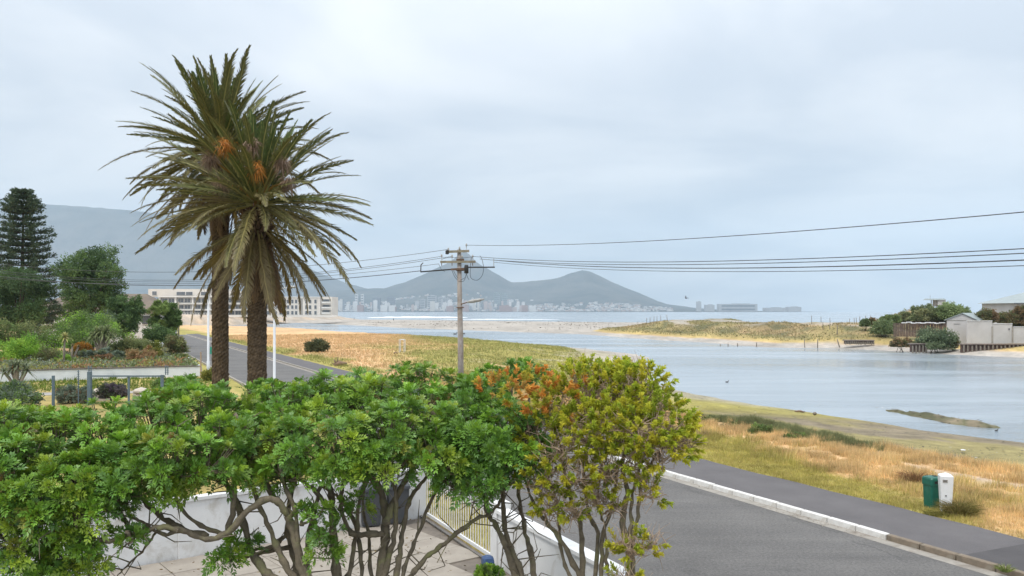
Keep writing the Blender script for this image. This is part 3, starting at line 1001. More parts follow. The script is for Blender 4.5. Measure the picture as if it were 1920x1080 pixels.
for a0 in (1906, 1916, 1930):
    mb = MB(); mb.box((rx(a0, 168), Y0_ - 0.04, rz_(577, 168)), (0.8, 0.08, 0.9)); w_ = mb.build('window', M['white_paint'], hh)
    mb = MB(); mb.box((rx(a0, 168), Y0_ - 0.10, rz_(577, 168)), (0.66, 0.04, 0.76)); mb.build('pane', M['pane_dark'], w_)

# lookout shelter on the dune
ly = 208.0
lk = thing('lookout_shelter', (rx(1752, ly), ly, rz_(574, ly)), 'small open lookout shelter with flat grey roof on the bushy dune', 'shelter')
mb = MB(); mb.box((rx(1752, ly), ly, rz_(561.3, ly)), (4.0, 3.2, 0.35), taper=0.86); mb.build('roof', M['roof_green'], lk)
mb = MB(); mb.box((rx(1761, ly), ly, rz_(568, ly)), (1.9, 2.6, 1.75)); mb.build('wall', M['grey_wall'], lk)
for px in (1741.5, 1746.5, 1751):
    mb = MB(); mb.box((rx(px, ly), ly - 1.2, rz_(568.5, ly)), (0.14, 0.14, 1.9)); mb.build('post', M['pile'], lk)
mb = MB(); mb.box((rx(1747, ly), ly - 1.2, rz_(571, ly)), (1.5, 0.06, 0.12)); mb.build('rail', M['pile'], lk)
mb = MB(); mb.cyl((rx(1744, ly), ly, rz_(560, ly)), 0.03, 0.8, 6); mb.build('aerial', M['pile'], lk)

# brown board fence
bf = thing('board_fence', (rx(1725, 150), 150, 0), 'dark brown board fence with torn white top sheeting beside the garage', 'fence')
src = None
nb = 34
fx0, fx1 = rx(1675, 152), rx(1774, 148)
for k in range(nb):
    x = fx0 + (fx1 - fx0) * (k + 0.5) / nb
    y = 152 - 4 * (k + 0.5) / nb
    if src is None:
        mb = MB(); mb.box((0, 0, 1.0), ((fx1 - fx0) / nb - 0.02, 0.05, 2.4)); src = o = mb.build('board', M['brown_board'], bf, local=True)
    else:
        o = src.copy(); COL.objects.link(o)
    o.location = (x - ORI[bf][0], y - ORI[bf][1], 1.15 + random.uniform(-0.06, 0.06)); o.rotation_euler = (0, random.uniform(-0.02, 0.02), -0.12)
for k in range(9):
    x = fx0 + (fx1 - fx0) * (k + 1.9) / 10.8
    mb = MB(); mb.box((x, 150.5 - 2.6 * k / 9, 3.42 + random.uniform(-0.08, 0.1)), (0.95, 0.25, 0.16), random.uniform(-0.3, 0.2)); mb.build('torn_sheeting', M['white_paint'], bf)

# timber pile revetments (two runs) holding the bank
def revetment(name, label, px0, px1, Y, ztop, n_p, hh_=1.25):
    r = thing(name, (rx((px0 + px1) / 2, Y), Y, WATER_Z), label, 'retaining wall', 'lagoon revetments')
    xa, xb = rx(px0, Y), rx(px1, Y)
    mb = MB(); mb.box(((xa + xb) / 2, Y + 0.35, ztop - hh_ / 2 + 0.1), (xb - xa, 0.2, hh_)); mb.build('backing_board', M['brown_board'], r)
    mb = MB(); mb.box(((xa + xb) / 2, Y + 0.55, ztop + 0.2), (xb - xa, 1.3, 0.16)); mb.build('cap', M['deck'], r)
    mb = MB(); mb.cyl((0, 0, 0), 0.15, hh_, 8, 0.13); s0 = mb.build('pile', M['pile'], r, local=True)
    for k in range(n_p):
        o = s0 if k == 0 else s0.copy()
        if k: COL.objects.link(o)
        o.location = (xa + (xb - xa) * (k + 0.5) / n_p - ORI[r][0], random.uniform(-0.06, 0.06), ztop - hh_ + 0.02 - WATER_Z + random.uniform(-0.1, 0.05))
    return r
revetment('pile_revetment', 'long row of stout timber piles below the stepped boundary wall', 1803, 1990, 137.5, -0.05, 24)
revetment('pile_revetment', 'short run of timber piles left of the dark round bush', 1708, 1740, 140.0, -0.10, 5)
revetment('pile_revetment', 'low curved board revetment at the corner of the sandy bank', 1584, 1640, 158.0, -0.15, 14, 0.55)

# posts on the dune and in the shallows
pr_ = MB(); pr_.tube([(0, 0, -0.5), (0.02, 0, 0.4), (0, 0.02, 1.0)], [0.07, 0.065, 0.055], 7)
pme = pr_.mesh('fence_post', True); pme.materials.append(M['pile'])
def post(px, Y, h, label, group, ztop_from=None, tilt=0.0, wide=1.0):
    x = rx(px, Y)
    z, _, _ = terrain(np.array([x]), np.array([Y]))
    o = bpy.data.objects.new('wooden_post', pme); COL.objects.link(o)
    o.location = (x, Y, float(z[0]) - 0.05); o.scale = (wide, wide, h); o.rotation_euler = (random.uniform(-0.05, 0.05), tilt, random.uniform(0, 3))
    return tag(o, label, 'post', group)
ORD = ('first', 'second', 'third', 'fourth', 'fifth', 'sixth', 'seventh', 'eighth', 'ninth')
for k, px in enumerate((1213, 1219, 1226, 1232, 1239, 1251)):
    post(px, 262, 2.0, '%s post, counted from the sand bar, of the short fence at the dune tip' % ORD[k], 'short fence posts at the dune tip', wide=1.3)
for k, px in enumerate((1522, 1540, 1557, 1594, 1602, 1606, 1612, 1623, 1632)):
    post(px, 205 - k * 2, 2.7, '%s thin post, counted from the sand bar, on the dune crest against the sea' % ORD[k], 'dune crest fence posts', wide=1.1)
for k, px in enumerate((1351, 1365, 1383, 1419)):
    post(px, 170 - k, 0.9, '%s short stump, counted from the sand bar, at the sandy far waterline' % ORD[k], 'stumps at the far waterline', wide=1.6)
post(1533, 160, 1.9, 'upright pole at the far waterline before the curved revetment', None, wide=1.5)
post(1575, 160, 1.8, 'leaning pole at the far waterline before the curved revetment', None, tilt=0.3, wide=1.6)
post(1509, 162, 1.6, 'thin pole beside weed on the far waterline', None, wide=1.2)
post(1570, 172, 2.0, 'tall post in the green strip behind the leaning pole', None, wide=1.5)
post(1556, 176, 1.4, 'slim grey stake in the brown dune grass', None, wide=1.1)
post(1543, 177, 1.5, 'slim grey stake beside the white sand hollow', None, wide=1.1)
# ------------------------------------------------------------------ leaves
def leaf_quads(mb, P, D, L, Wd, C, rng, fold=None, droop=0.15):
    """one rhomb per leaf: base P, direction D, length L, width Wd"""
    n_ = len(P)
    D = nrm(D)
    R = rng.normal(size=(n_, 3)) if fold is None else fold
    S = nrm(np.cross(D, R))
    L = np.broadcast_to(np.asarray(L, float), (n_,))[:, None]
    Wd = np.broadcast_to(np.asarray(Wd, float), (n_,))[:, None]
    a = P
    b = P + D * L * 0.5 + S * Wd * 0.5
    c = P + D * L - np.array((0, 0, 1.0)) * L * droop
    d = P + D * L * 0.5 - S * Wd * 0.5
    V = np.stack([a, b, c, d], 1).reshape(-1, 3)
    Q = np.arange(n_ * 4).reshape(-1, 4)
    mb.add(V, Q=Q, C=np.repeat(C, 4, axis=0))
    return mb


def sphere_dirs(n_, rng):
    v = rng.normal(size=(n_, 3))
    return nrm(v)


def leaf_cloud(mb, lobes, n_, size, cols, rng, flat=1.0, shell=0.55, aspect=0.55):
    """leaves through the outer volume of lobes (centre, radius); clumps differ in colour as the plant's leaves do"""
    cs = np.array([l_[0] for l_ in lobes], float)
    rs = np.array([l_[1] for l_ in lobes], float)
    wgt = rs ** 2; wgt /= wgt.sum()
    idx = rng.choice(len(lobes), size=n_, p=wgt)
    # sub-clumps make the outline uneven
    nsub = 16
    subd = sphere_dirs(len(lobes) * nsub, rng).reshape(len(lobes), nsub, 3)
    sub = rng.integers(nsub, size=n_)
    base = subd[idx, sub] * (rs[idx] * rng.uniform(0.55, 0.95, n_))[:, None]
    base = cs[idx] + base * np.array((1, 1, flat))
    off = sphere_dirs(n_, rng) * (rs[idx] * 0.38 * rng.uniform(0.2, 1, n_) ** 0.5)[:, None]
    P = base + off * np.array((1, 1, flat))
    out = nrm(P - cs[idx] + sphere_dirs(n_, rng) * (rs[idx] * 0.7)[:, None] + np.array((0, 0, 0.25)) * rs[idx][:, None])
    cc = np.array(cols, float)
    pick = (idx * 7 + sub * 3) % len(cc)
    C = cc[pick] * rng.uniform(0.75, 1.25, (n_, 1))
    leaf_quads(mb, P, out, size * rng.uniform(0.7, 1.3, n_), size * aspect * rng.uniform(0.7, 1.3, n_), C, rng)
    return mb


def lobes_from(cx, cy, cz, rx_, ry_, rz__, n_, r, rng):
    out = []
    for d in sphere_dirs(n_, rng):
        k = rng.uniform(0.35, 0.85)
        out.append((np.array((cx, cy, cz)) + d * np.array((rx_, ry_, rz__)) * k, r * rng.uniform(0.7, 1.2)))
    return out


G_DARK = [(0.107, 0.184, 0.068), (0.152, 0.245, 0.086), (0.086, 0.148, 0.061)]
G_MID = [(0.185, 0.281, 0.086), (0.238, 0.334, 0.098), (0.130, 0.216, 0.065)]
G_OLIVE = [(0.232, 0.270, 0.106), (0.290, 0.309, 0.115), (0.155, 0.193, 0.077)]
G_BRIGHT = [(0.284, 0.502, 0.059), (0.368, 0.569, 0.075), (0.184, 0.368, 0.050)]
G_GREY = [(0.208, 0.267, 0.194), (0.253, 0.312, 0.238), (0.149, 0.194, 0.133)]
G_BROWN = [(0.280, 0.196, 0.098), (0.196, 0.168, 0.084), (0.168, 0.182, 0.070)]


def gz_at(x, y):
    return float(terrain(np.array([x]), np.array([y]))[0][0])


def bush(name, px, pbase, Y, w_px, h_px, cols, label, cat='bush', group=None, n_=5000, size=None, seed=1, depth=0.8, lift=0.0):
    rng = np.random.default_rng(seed)
    x = rx(px, Y)
    wx, hz = w_px / FPX * Y, 0.86 * h_px / FPX * Y
    zb = CAM_H - (pbase - 583) / FPX * Y
    o = thing(name, (x, Y, zb), label, cat, group)
    lob = lobes_from(x, Y, zb + hz * 0.42, wx * 0.5, wx * 0.5 * depth, hz * 0.55, 22, min(wx, hz * 1.8) * 0.24, rng)
    lob = [(c, r) for c, r in lob if c[2] > zb - r * 0.3]
    mb = MB(); leaf_cloud(mb, lob, int(n_ * 1.7), (size or max(0.10, 2.2 / FPX * Y)) * 1.45, cols, rng)
    mb.V[-1][:, 2] = np.maximum(mb.V[-1][:, 2], zb - 0.05)
    mb.build('foliage', M['leaf_far'], o)
    mb = MB()
    zg = min(zb, gz_at(x, Y)) - 0.1
    for k in range(5):
        c, r = lob[int(rng.integers(len(lob)))]
        a = np.array((x + rng.uniform(-0.15, 0.15) * wx, Y + rng.uniform(-0.1, 0.1) * wx, zg))
        mb.tube([a, a * 0.5 + c * 0.5 + (0, 0, hz * 0.05), c], [0.05, 0.035, 0.015], 5)
    mb.build('stem', M['bark_dark'], o)
    return o


# ------------------------------------------------------------------ trees behind the neighbouring garden
def big_tree(name, px, Y, top_py, base_z, w_px, cols, label, seed, n_=16000, nl=30, crown_bottom_py=None, size=None, group=None):
    rng = np.random.default_rng(seed)
    x = rx(px, Y)
    zt = rz_(top_py, Y); zb = rz_(crown_bottom_py or 620, Y)
    wx = w_px / FPX * Y
    o = thing(name, (x, Y, base_z), label, 'tree', group)
    cz, hz = (zt + zb) / 2, (zt - zb) / 2
    lob = []
    for k in range(nl):
        d = sphere_dirs(1, rng)[0]
        q = rng.uniform(0.45, 0.88)
        c = np.array((x, Y, cz)) + d * np.array((wx / 2, wx / 2 * 0.8, hz)) * q
        lob.append((c, wx * rng.uniform(0.13, 0.21)))
    mb = MB(); leaf_cloud(mb, lob, int(n_ * 1.8), (size or 2.4 / FPX * Y) * 1.45, cols, rng, flat=0.8)
    mb.build('crown', M['leaf_far'], o)
    mb = MB()
    fork = np.array((x, Y, base_z + (cz - base_z) * 0.55))
    mb.tube([(x, Y, base_z - 0.3), (x + 0.1, Y, (base_z + fork[2]) / 2), fork], [wx * 0.035, wx * 0.028, wx * 0.022], 8)
    for c, r in lob[:14]:
        mid_ = fork * 0.5 + c * 0.5 + np.array((0, 0, -0.2 * r))
        mb.tube([fork, mid_, c], [wx * 0.016, wx * 0.010, wx * 0.004], 6)
    mb.build('trunk', M['bark_dark'], o, smooth=True)
    return o


def norfolk(px, Y, top_py, label, seed):
    rng = np.random.default_rng(seed)
    x = rx(px, Y); zt = rz_(top_py, Y)
    o = thing('norfolk_pine', (x, Y, 0), label, 'tree')
    mb = MB(); mb.tube([(x, Y, -0.3), (x, Y, zt * 0.5), (x + 0.15, Y, zt - 0.4)], [0.42, 0.26, 0.05], 8); mb.build('trunk', M['bark_dark'], o, smooth=True)
    br = MB(); P, D, C = [], [], []
    z = 3.0
    while z < zt - 0.3:
        u = (z - 3.0) / (zt - 3.0)
        rad = (6.6 * (1 - u) ** 0.62 + 0.5) * (1 if u < 0.9 else 0.85) * rng.uniform(0.85, 1.1)
        nb_ = int(rng.integers(7, 10))
        for k in range(nb_):
            th = 2 * PI * (k + rng.uniform(-0.3, 0.3)) / nb_
            L = rad * rng.uniform(0.65, 1.08)
            d = np.array((math.cos(th), math.sin(th), 0.0))
            t = np.linspace(0, 1, 7)
            pts = np.array((x, Y, z)) + d * (t * L)[:, None] + np.array((0, 0, 1)) * ((0.34 * t ** 2.4 - 0.12 * t) * L * 0.55)[:, None]
            br.tube(pts[::2], [0.06, 0.045, 0.03, 0.012], 4)
            sd = np.array((-d[1], d[0], 0))
            ns = int(11 + 13 * L / 3)
            tt = rng.uniform(0.25, 1.0, ns)
            base = np.stack([np.interp(tt, t, pts[:, q]) for q in range(3)], -1)
            side = rng.uniform(-1, 1, ns)
            off = sd * (side * 0.28 * L * (1.1 - tt))[:, None] + np.array((0, 0, 1)) * rng.uniform(0.0, 0.2, ns)[:, None]
            cl = base + off
            for q in range(7):
                P.append(cl + rng.normal(size=(ns, 3)) * 0.13)
                D.append(nrm(d * 0.55 + sd * np.sign(side)[:, None] * 0.5 + np.array((0, 0, 0.75)) + rng.normal(size=(ns, 3)) * 0.45))
                C.append(np.array(((0.080, 0.12, 0.07), (0.105, 0.145, 0.08), (0.055, 0.09, 0.055)))[rng.integers(3, size=ns)] * rng.uniform(0.8, 1.25, (ns, 1)))
        z += 0.85 if u < 0.8 else 0.65
    tag(br.build('branches', M['bark_dark'], o), kind='stuff')
    mb = MB(); leaf_quads(mb, np.concatenate(P), np.concatenate(D), 0.42, 0.13, np.concatenate(C), rng); mb.build('crown', M['leaf_far'], o)


norfolk(42, 112, 351, 'tall Norfolk pine with tiered branches above the garden', 3)
big_tree('evergreen_tree', 172, 104, 453, 0.1, 142, G_DARK + G_MID[:1], 'broad dark evergreen tree beside the tiered pine', 11, 22000, 34, 612)
big_tree('evergreen_tree', 34, 100, 510, 0.1, 130, G_DARK, 'dark spreading tree below the tiered pine', 12, 16000, 28, 618)
big_tree('evergreen_tree', 232, 97, 548, 0.1, 78, G_DARK + G_MID[2:], 'small dark tree leaning over the garden end', 13, 10000, 22, 632)
big_tree('evergreen_tree', 308, 101, 560, 0.1, 62, G_MID[1:] + G_DARK[1:2], 'loose leafy tree at the road bend before the apartment block', 14, 9000, 20, 640)
# house glimpsed between the trees
M['roof_brown'] = plain('roof_brown', (0.20, 0.16, 0.12), (0.15, 0.12, 0.10), 0.8, 0.6)
hy = 124.0
nh = thing('neighbour_house', (rx(240, hy), hy, 0), 'white house with brown roof hidden behind the dark trees', 'house')
hx0, hx1 = rx(60, hy), rx(292, hy)
zw, zrr = rz_(584, hy), rz_(550, hy)
mb = MB(); mb.box(((hx0 + hx1) / 2, hy + 4, zw / 2 - 0.3), (hx1 - hx0, 8, zw + 0.6)); mb.build('wall', M['white_wall'], nh)
mb = MB(); mb.add([(hx0 - .5, hy - .6, zw), (hx1 + .5, hy - .6, zw), (hx1 + .5, hy + 8.6, zw), (hx0 - .5, hy + 8.6, zw), (hx0 + 3, hy + 4, zrr), (hx1 - 3, hy + 4, zrr)],
                 Q=[(0, 1, 5, 4), (2, 3, 4, 5)], T=[(1, 2, 5), (3, 0, 4)], N=[[3, 2, 1, 0]]); mb.build('roof', M['roof_brown'], nh)
for px in (94, 130, 275):
    mb = MB(); mb.box((rx(px, hy), hy - 0.05, rz_(600, hy)), (1.4, 0.1, 1.4)); w_ = mb.build('window', M['white_paint'], nh)
    mb = MB(); mb.box((rx(px, hy), hy - 0.12, rz_(600, hy)), (1.2, 0.06, 1.2)); mb.build('pane', M['pane_dark'], w_)

# ------------------------------------------------------------------ the neighbouring garden
bush('garden_bush', 168, 650, 90, 180, 70, G_MID + G_BRIGHT[:1], 'large domed green bush under the dark evergreen', 'bush', None, 15000, seed=31)
bush('garden_bush', 30, 655, 88, 150, 60, G_OLIVE + G_MID[:1], 'olive green thicket below the tiered pine', 'bush', None, 11000, seed=32)
bush('garden_bush', 40, 690, 78, 130, 62, G_BRIGHT, 'bright lime green bush behind the white wall', 'bush', None, 13000, seed=33)
bush('garden_bush', 85, 693, 77, 75, 42, G_OLIVE + G_BROWN[1:2], 'brownish olive bush beside the lime green one', 'bush', None, 7000, seed=34)
bush('garden_bush', 195, 625, 95, 80, 40, G_GREY + G_MID[:1], 'grey green bush against the dark trees', 'bush', None, 6000, seed=35)
bush('garden_bush', 300, 640, 93, 60, 32, G_DARK + G_MID[:1], 'dark rounded bush at the base of the loose tree', 'bush', None, 4500, seed=36)
bush('garden_bush', 250, 665, 86, 90, 34, G_OLIVE, 'olive shrub in the middle of the succulent bed', 'bush', None, 6000, seed=37)
bush('garden_bush', 120, 688, 76, 50, 22, G_BRIGHT + G_OLIVE, 'small yellow green shrub by the tall aloe stem', 'bush', None, 3000, seed=38)
bush('garden_bush', 265, 680, 79, 56, 26, [(0.42, 0.25, 0.13), (0.44, 0.29, 0.14), (0.28, 0.25, 0.10)], 'rust red shrub in the succulent bed', 'bush', None, 4500, seed=39)
bush('garden_bush', 288, 672, 82, 34, 32, [(0.24, 0.27, 0.05), (0.30, 0.28, 0.06), (0.15, 0.18, 0.04)], 'yellow green shrub behind the rust red one', 'bush', None, 3200, seed=40)
bush('garden_bush', 152, 665, 82, 32, 26, [(0.46, 0.24, 0.03), (0.40, 0.19, 0.03), (0.12, 0.16, 0.05)], 'orange flowering shrub beside the pale aloe stems', 'bush', None, 3200, seed=41)
bush('garden_bush', 185, 682, 77, 50, 20, [(0.38, 0.20, 0.10), (0.30, 0.19, 0.10), (0.18, 0.17, 0.07)], 'low apricot succulent mat on the wall edge', 'bush', None, 3500, seed=42)
bush('garden_bush', 205, 672, 79, 130, 18, G_GREY + G_OLIVE[:1], 'grey green trailing succulents along the bed', 'bush', None, 8000, seed=43)
bush('garden_bush', 335, 682, 80, 40, 16, [(0.30, 0.31, 0.05), (0.22, 0.26, 0.05), (0.14, 0.18, 0.04)], 'yellow green edging shrub at the end of the white wall', 'bush', None, 2800, seed=44)
bush('garden_bush', 330, 660, 86, 44, 40, G_OLIVE + G_BROWN, 'dull brown olive shrub by the road edge', 'bush', None, 4000, seed=45)
bush('garden_bush', 20, 770, 47, 150, 56, G_GREY + G_MID, 'soft grey green bush behind the courtyard tree', 'bush', None, 9000, size=0.09, seed=46)
bush('garden_bush', 10, 800, 36, 120, 46, G_BRIGHT[1:] + G_OLIVE, 'yellow green bush low behind the courtyard tree', 'bush', None, 7000, size=0.07, seed=47)
bush('garden_bush', 210, 745, 50, 60, 26, [(0.13, 0.10, 0.13), (0.16, 0.14, 0.15), (0.10, 0.13, 0.07)], 'purple grey lavender clump by the gate posts', 'bush', None, 5000, size=0.07, seed=48)
bush('garden_bush', 140, 752, 50, 90, 28, G_GREY + [(0.25, 0.19, 0.12)], 'grey tufted plants round the single blue post', 'bush', None, 6000, size=0.07, seed=49)
bush('garden_bush', 330, 735, 54, 90, 30, G_MID + G_BRIGHT[2:], 'leafy clump below the leaning palm trunk', 'bush', None, 6000, size=0.08, seed=50)
bush('garden_bush', 398, 715, 66, 34, 26, [(0.30, 0.30, 0.06), (0.22, 0.24, 0.05), (0.13, 0.17, 0.04)], 'yellow green clump at the foot of the white lamp post', 'bush', None, 2600, seed=51)
bush('meadow_bush', 594, 660, 112, 46, 24, [(0.11, 0.13, 0.06), (0.14, 0.155, 0.07)], 'single round dark bush on the dry meadow', 'bush', None, 5200, seed=52, depth=1.0)
# right bank
for k, (px, py, w_, h_, q_) in enumerate(((1325, 797, 60, 20, G_OLIVE), (1375, 806, 56, 18, G_OLIVE + G_BROWN[:1]), (1430, 818, 66, 24, G_MID + G_OLIVE), (1490, 828, 60, 20, G_OLIVE + G_MID), (1540, 838, 50, 14, G_MID))):
    Y = (CAM_H + 0.05) * FPX / (py - 583.0)
    bush('saltbush', px, py + 2, Y, w_, h_, q_, ('%s low saltbush clump, counted from the shrub, on the bank above the flat' % ORD[k]), 'bush', 'saltbush on the bank', 4200, size=0.055, seed=160 + k, depth=0.7)
bush('bank_bush', 1750, 655, 141, 66, 42, [(0.189, 0.246, 0.131), (0.217, 0.275, 0.145), (0.145, 0.196, 0.109)], 'dark rounded bush hanging over the bank beside the garage', 'bush', None, 6500, seed=61)
bush('bank_bush', 1655, 626, 165, 44, 26, [(0.189, 0.261, 0.116), (0.232, 0.290, 0.131)], 'rounded green bush at the end of the brown fence', 'bush', None, 4200, seed=62)
bush('bank_bush', 1668, 609, 178, 38, 18, [(0.189, 0.261, 0.102), (0.246, 0.319, 0.116)], 'dark bush on the dune behind the brown fence', 'bush', None, 3800, seed=63)
bush('bank_bush', 1622, 612, 172, 18, 14, [(0.189, 0.246, 0.102), (0.145, 0.203, 0.087)], 'small dark tuft on the sandy dune end', 'bush', None, 1800, seed=64)
bush('bank_bush', 1637, 612, 172, 12, 20, G_BROWN, 'small brown upright shrub on the dune end', 'bush', None, 1500, seed=65)
bush('dune_thicket', 1730, 601, 198, 110, 27, [(0.275, 0.304, 0.138), (0.217, 0.261, 0.116), (0.319, 0.334, 0.160)], 'broad olive thicket on the dune below the lookout shelter', 'bush', None, 11000, seed=66)
bush('dune_thicket', 1790, 599, 196, 76, 31, [(0.275, 0.362, 0.145), (0.319, 0.406, 0.174), (0.217, 0.290, 0.116)], 'brighter green thicket right behind the garage roof', 'bush', None, 9000, seed=67)
bush('garden_shrub', 1848, 604, 148, 50, 26, [(0.203, 0.189, 0.087), (0.275, 0.189, 0.102), (0.160, 0.174, 0.072)], 'reddish green shrub spilling over the tallest wall panel', 'bush', None, 5000, seed=68)
bush('garden_shrub', 1888, 607, 150, 34, 24, G_BROWN + G_OLIVE[:1], 'brownish shrub above the middle wall panel', 'bush', None, 3200, seed=69)
bush('garden_shrub', 1915, 615, 150, 34, 46, G_BROWN, 'tall brown shrub over the lowest wall panel', 'bush', None, 4200, seed=70)
bush('bank_bush', 1690, 650, 145, 60, 16, G_BROWN + [(0.406, 0.275, 0.145)], 'brown reed fringe above the bank', 'bush', None, 4500, seed=71)
bush('bank_bush', 1788, 652, 141, 24, 22, G_BROWN, 'dead brown brush between the dark bush and wall', 'bush', None, 2500, seed=72)

# white garden wall with dark coping
M['wall_blue'] = plain('whitewash', (0.70, 0.74, 0.78), (0.62, 0.66, 0.70), 0.8, 1.0, stain=(0.55, 0.57, 0.58), sscale=0.5)
M['coping_dark'] = plain('coping_dark', (0.12, 0.10, 0.09), (0.08, 0.07, 0.065), 0.85, 2.0)
wa_, wb_ = np.array((rx(376, 70.5), 70.5)), np.array((rx(-120, 63.0), 63.0))
gwl = thing('garden_wall', (wa_[0], wa_[1], 0), 'low whitewashed garden wall with dark coping before the succulents', 'wall')
dd = wb_ - wa_; Lw = np.linalg.norm(dd); aw = math.atan2(dd[1], dd[0]); c_ = (wa_ + wb_) / 2
mb = MB(); mb.box((c_[0], c_[1], 0.5), (Lw, 0.25, 0.86), aw); mb.build('wall_face', M['wall_blue'], gwl)
mb = MB(); mb.box((c_[0], c_[1], 0.965), (Lw + 0.08, 0.36, 0.06), aw); mb.build('coping', M['coping_dark'], gwl)
rb = np.array((rx(345, 92), 92.0)); dd2 = rb - wa_; L2 = np.linalg.norm(dd2); c2_ = (wa_ + rb) / 2 + nrm(dd2) * 0.1
mb = MB(); mb.box((c2_[0], c2_[1], 0.45), (L2, 0.24, 0.84), math.atan2(dd2[1], dd2[0])); mb.build('return_face', M['wall_blue'], gwl)
# raised soil of the bed
M['soil'] = plain('soil', (0.16, 0.12, 0.085), (0.10, 0.08, 0.06), 0.95, 0.8)
mb = MB(); mb.prism([tuple(wa_ + (0, 0.2)), tuple(rb), (rx(-150, 92), 92), tuple(wb_ + (0, 0.2))], -0.1, 0.86); tag(mb.build('garden_bed', M['soil']), kind='structure')
# footpath strip and side street in front of the wall
M['side_path'] = plain('side_path', (0.40, 0.38, 0.35), (0.33, 0.31, 0.29), 0.9, 0.8)
mb = MB(); mb.prism([(rx(-150, 52.5), 52.5), (rx(330, 56.5), 56.5), (rx(352, 58.0), 58.0), (rx(-150, 54.3), 54.3)], -0.1, 0.15); tag(mb.build('footpath', M['side_path']), kind='structure')


# low succulents carpeting the bed
def bed_cover():
    rng = np.random.default_rng(71); mb = MB(); n_ = 26000
    x = rng.uniform(rx(-120, 78), -25.0, n_); y = rng.uniform(64, 91, n_)
    ok = sdist(x, y, [tuple(wa_ + (-0.2, 0.2)), tuple(rb + np.array((-0.2, 0))), (rx(-150, 91), 91), tuple(wb_ + (0, 0.5))]) > 0
    x, y = x[ok], y[ok]; m_ = len(x)
    pal = np.array([(0.26, 0.30, 0.22), (0.34, 0.34, 0.09), (0.40, 0.24, 0.11), (0.22, 0.28, 0.10), (0.30, 0.33, 0.20), (0.20, 0.25, 0.08)])
    pick = (fbm(x / 2.2, y / 3.5, 75) * 14).astype(int) % 6
    P = np.c_[x, y, 0.84 + rng.uniform(0, 0.35, m_) * fbm(x / 1.5, y / 1.5, 76) * 2]
    leaf_quads(mb, P, rng.normal(size=(m_, 3)) * 0.6 + (0, 0, 0.7), rng.uniform(0.15, 0.36, m_), rng.uniform(0.08, 0.16, m_), pal[pick] * rng.uniform(0.7, 1.25, (m_, 1)), rng)
    tag(mb.build('succulent_carpet', M['leaf_far']), 'low mixed succulents carpeting the raised bed', 'ground cover', kind='stuff')
bed_cover()


# spiky plants
def spikes(mb, c, n_, L, Wd, lo, hi, cols, rng, arch=0.35, seg=3):
    """rosette of pointed succulent leaves"""
    for k in range(n_):
        th = k * 2.39996 + rng.uniform(-0.2, 0.2)
        el = math.radians(lo + (hi - lo) * ((k + 0.5) / n_) + rng.uniform(-6, 6))
        l_ = L * rng.uniform(0.8, 1.1)
        d = np.array((math.cos(th) * math.cos(el), math.sin(th) * math.cos(el), math.sin(el)))
        s_ = np.array((-math.sin(th), math.cos(th), 0))
        t = np.linspace(0, 1, seg + 1)
        ctr = np.array(c) + d * (t * l_)[:, None] - np.array((0, 0, 1)) * (arch * l_ * t ** 2)[:, None]
        w = Wd * np.array([0.8, 1.0, 0.7, 0.0])[:seg + 1]
        V = np.concatenate([ctr + s_ * w[:, None] / 2, ctr - s_ * w[:, None] / 2])
        V[seg + 1:, 2] += 0.0
        i = np.arange(seg)
        col = np.array(cols[int(rng.integers(len(cols)))]) * rng.uniform(0.85, 1.2)
        mb.add(V, Q=np.stack([i, i + 1, seg + 2 + i, seg + 1 + i], -1), C=col)
    return mb


def aloe_tree(px, pbase, Y, stem_px, heads, label, name='tree_aloe', L=0.75, cols=None, n_=34, flower=None, seed=5, lo=-35, hi=80, wl=0.09):
    rng = np.random.default_rng(seed)
    x = rx(px, Y); zb = rz_(pbase, Y)
    zg = min(zb, gz_at(x, Y)) if Y < 62 else 0.6
    o = thing(name, (x, Y, zg), label, 'plant')
    st = MB(); hd = []
    root = np.array((x, Y, zg))
    for (hx, hy_) in heads:
        h = at(hx, hy_, Y) + np.array((0, rng.uniform(-0.3, 0.3), 0))
        midp = root * 0.45 + h * 0.55; midp[0] = root[0] * 0.6 + h[0] * 0.4
        st.tube([root, midp, h], [stem_px / FPX * Y / 2 * 1.2, stem_px / FPX * Y / 2, stem_px / FPX * Y / 2 * 0.8], 8)
        hd.append(h)
    st.build('stem', M['aloe_stem'], o, smooth=True)
    for h in hd:
        mb = MB(); spikes(mb, h, n_, L, wl, lo, hi, cols or [(0.16, 0.20, 0.10), (0.20, 0.23, 0.10), (0.12, 0.16, 0.08)], rng); mb.build('leaf_rosette', M['leaf_far'], o)
    if flower:
        f = at(flower[0], flower[1], Y); mb = MB()
        mb.lathe(f - (0, 0, 0.2), [(0.05, 0), (0.14, 0.1), (0.12, 0.25), (0.02, 0.42)], 8); mb.build('flower_spike', M['orange'], o)
    return o


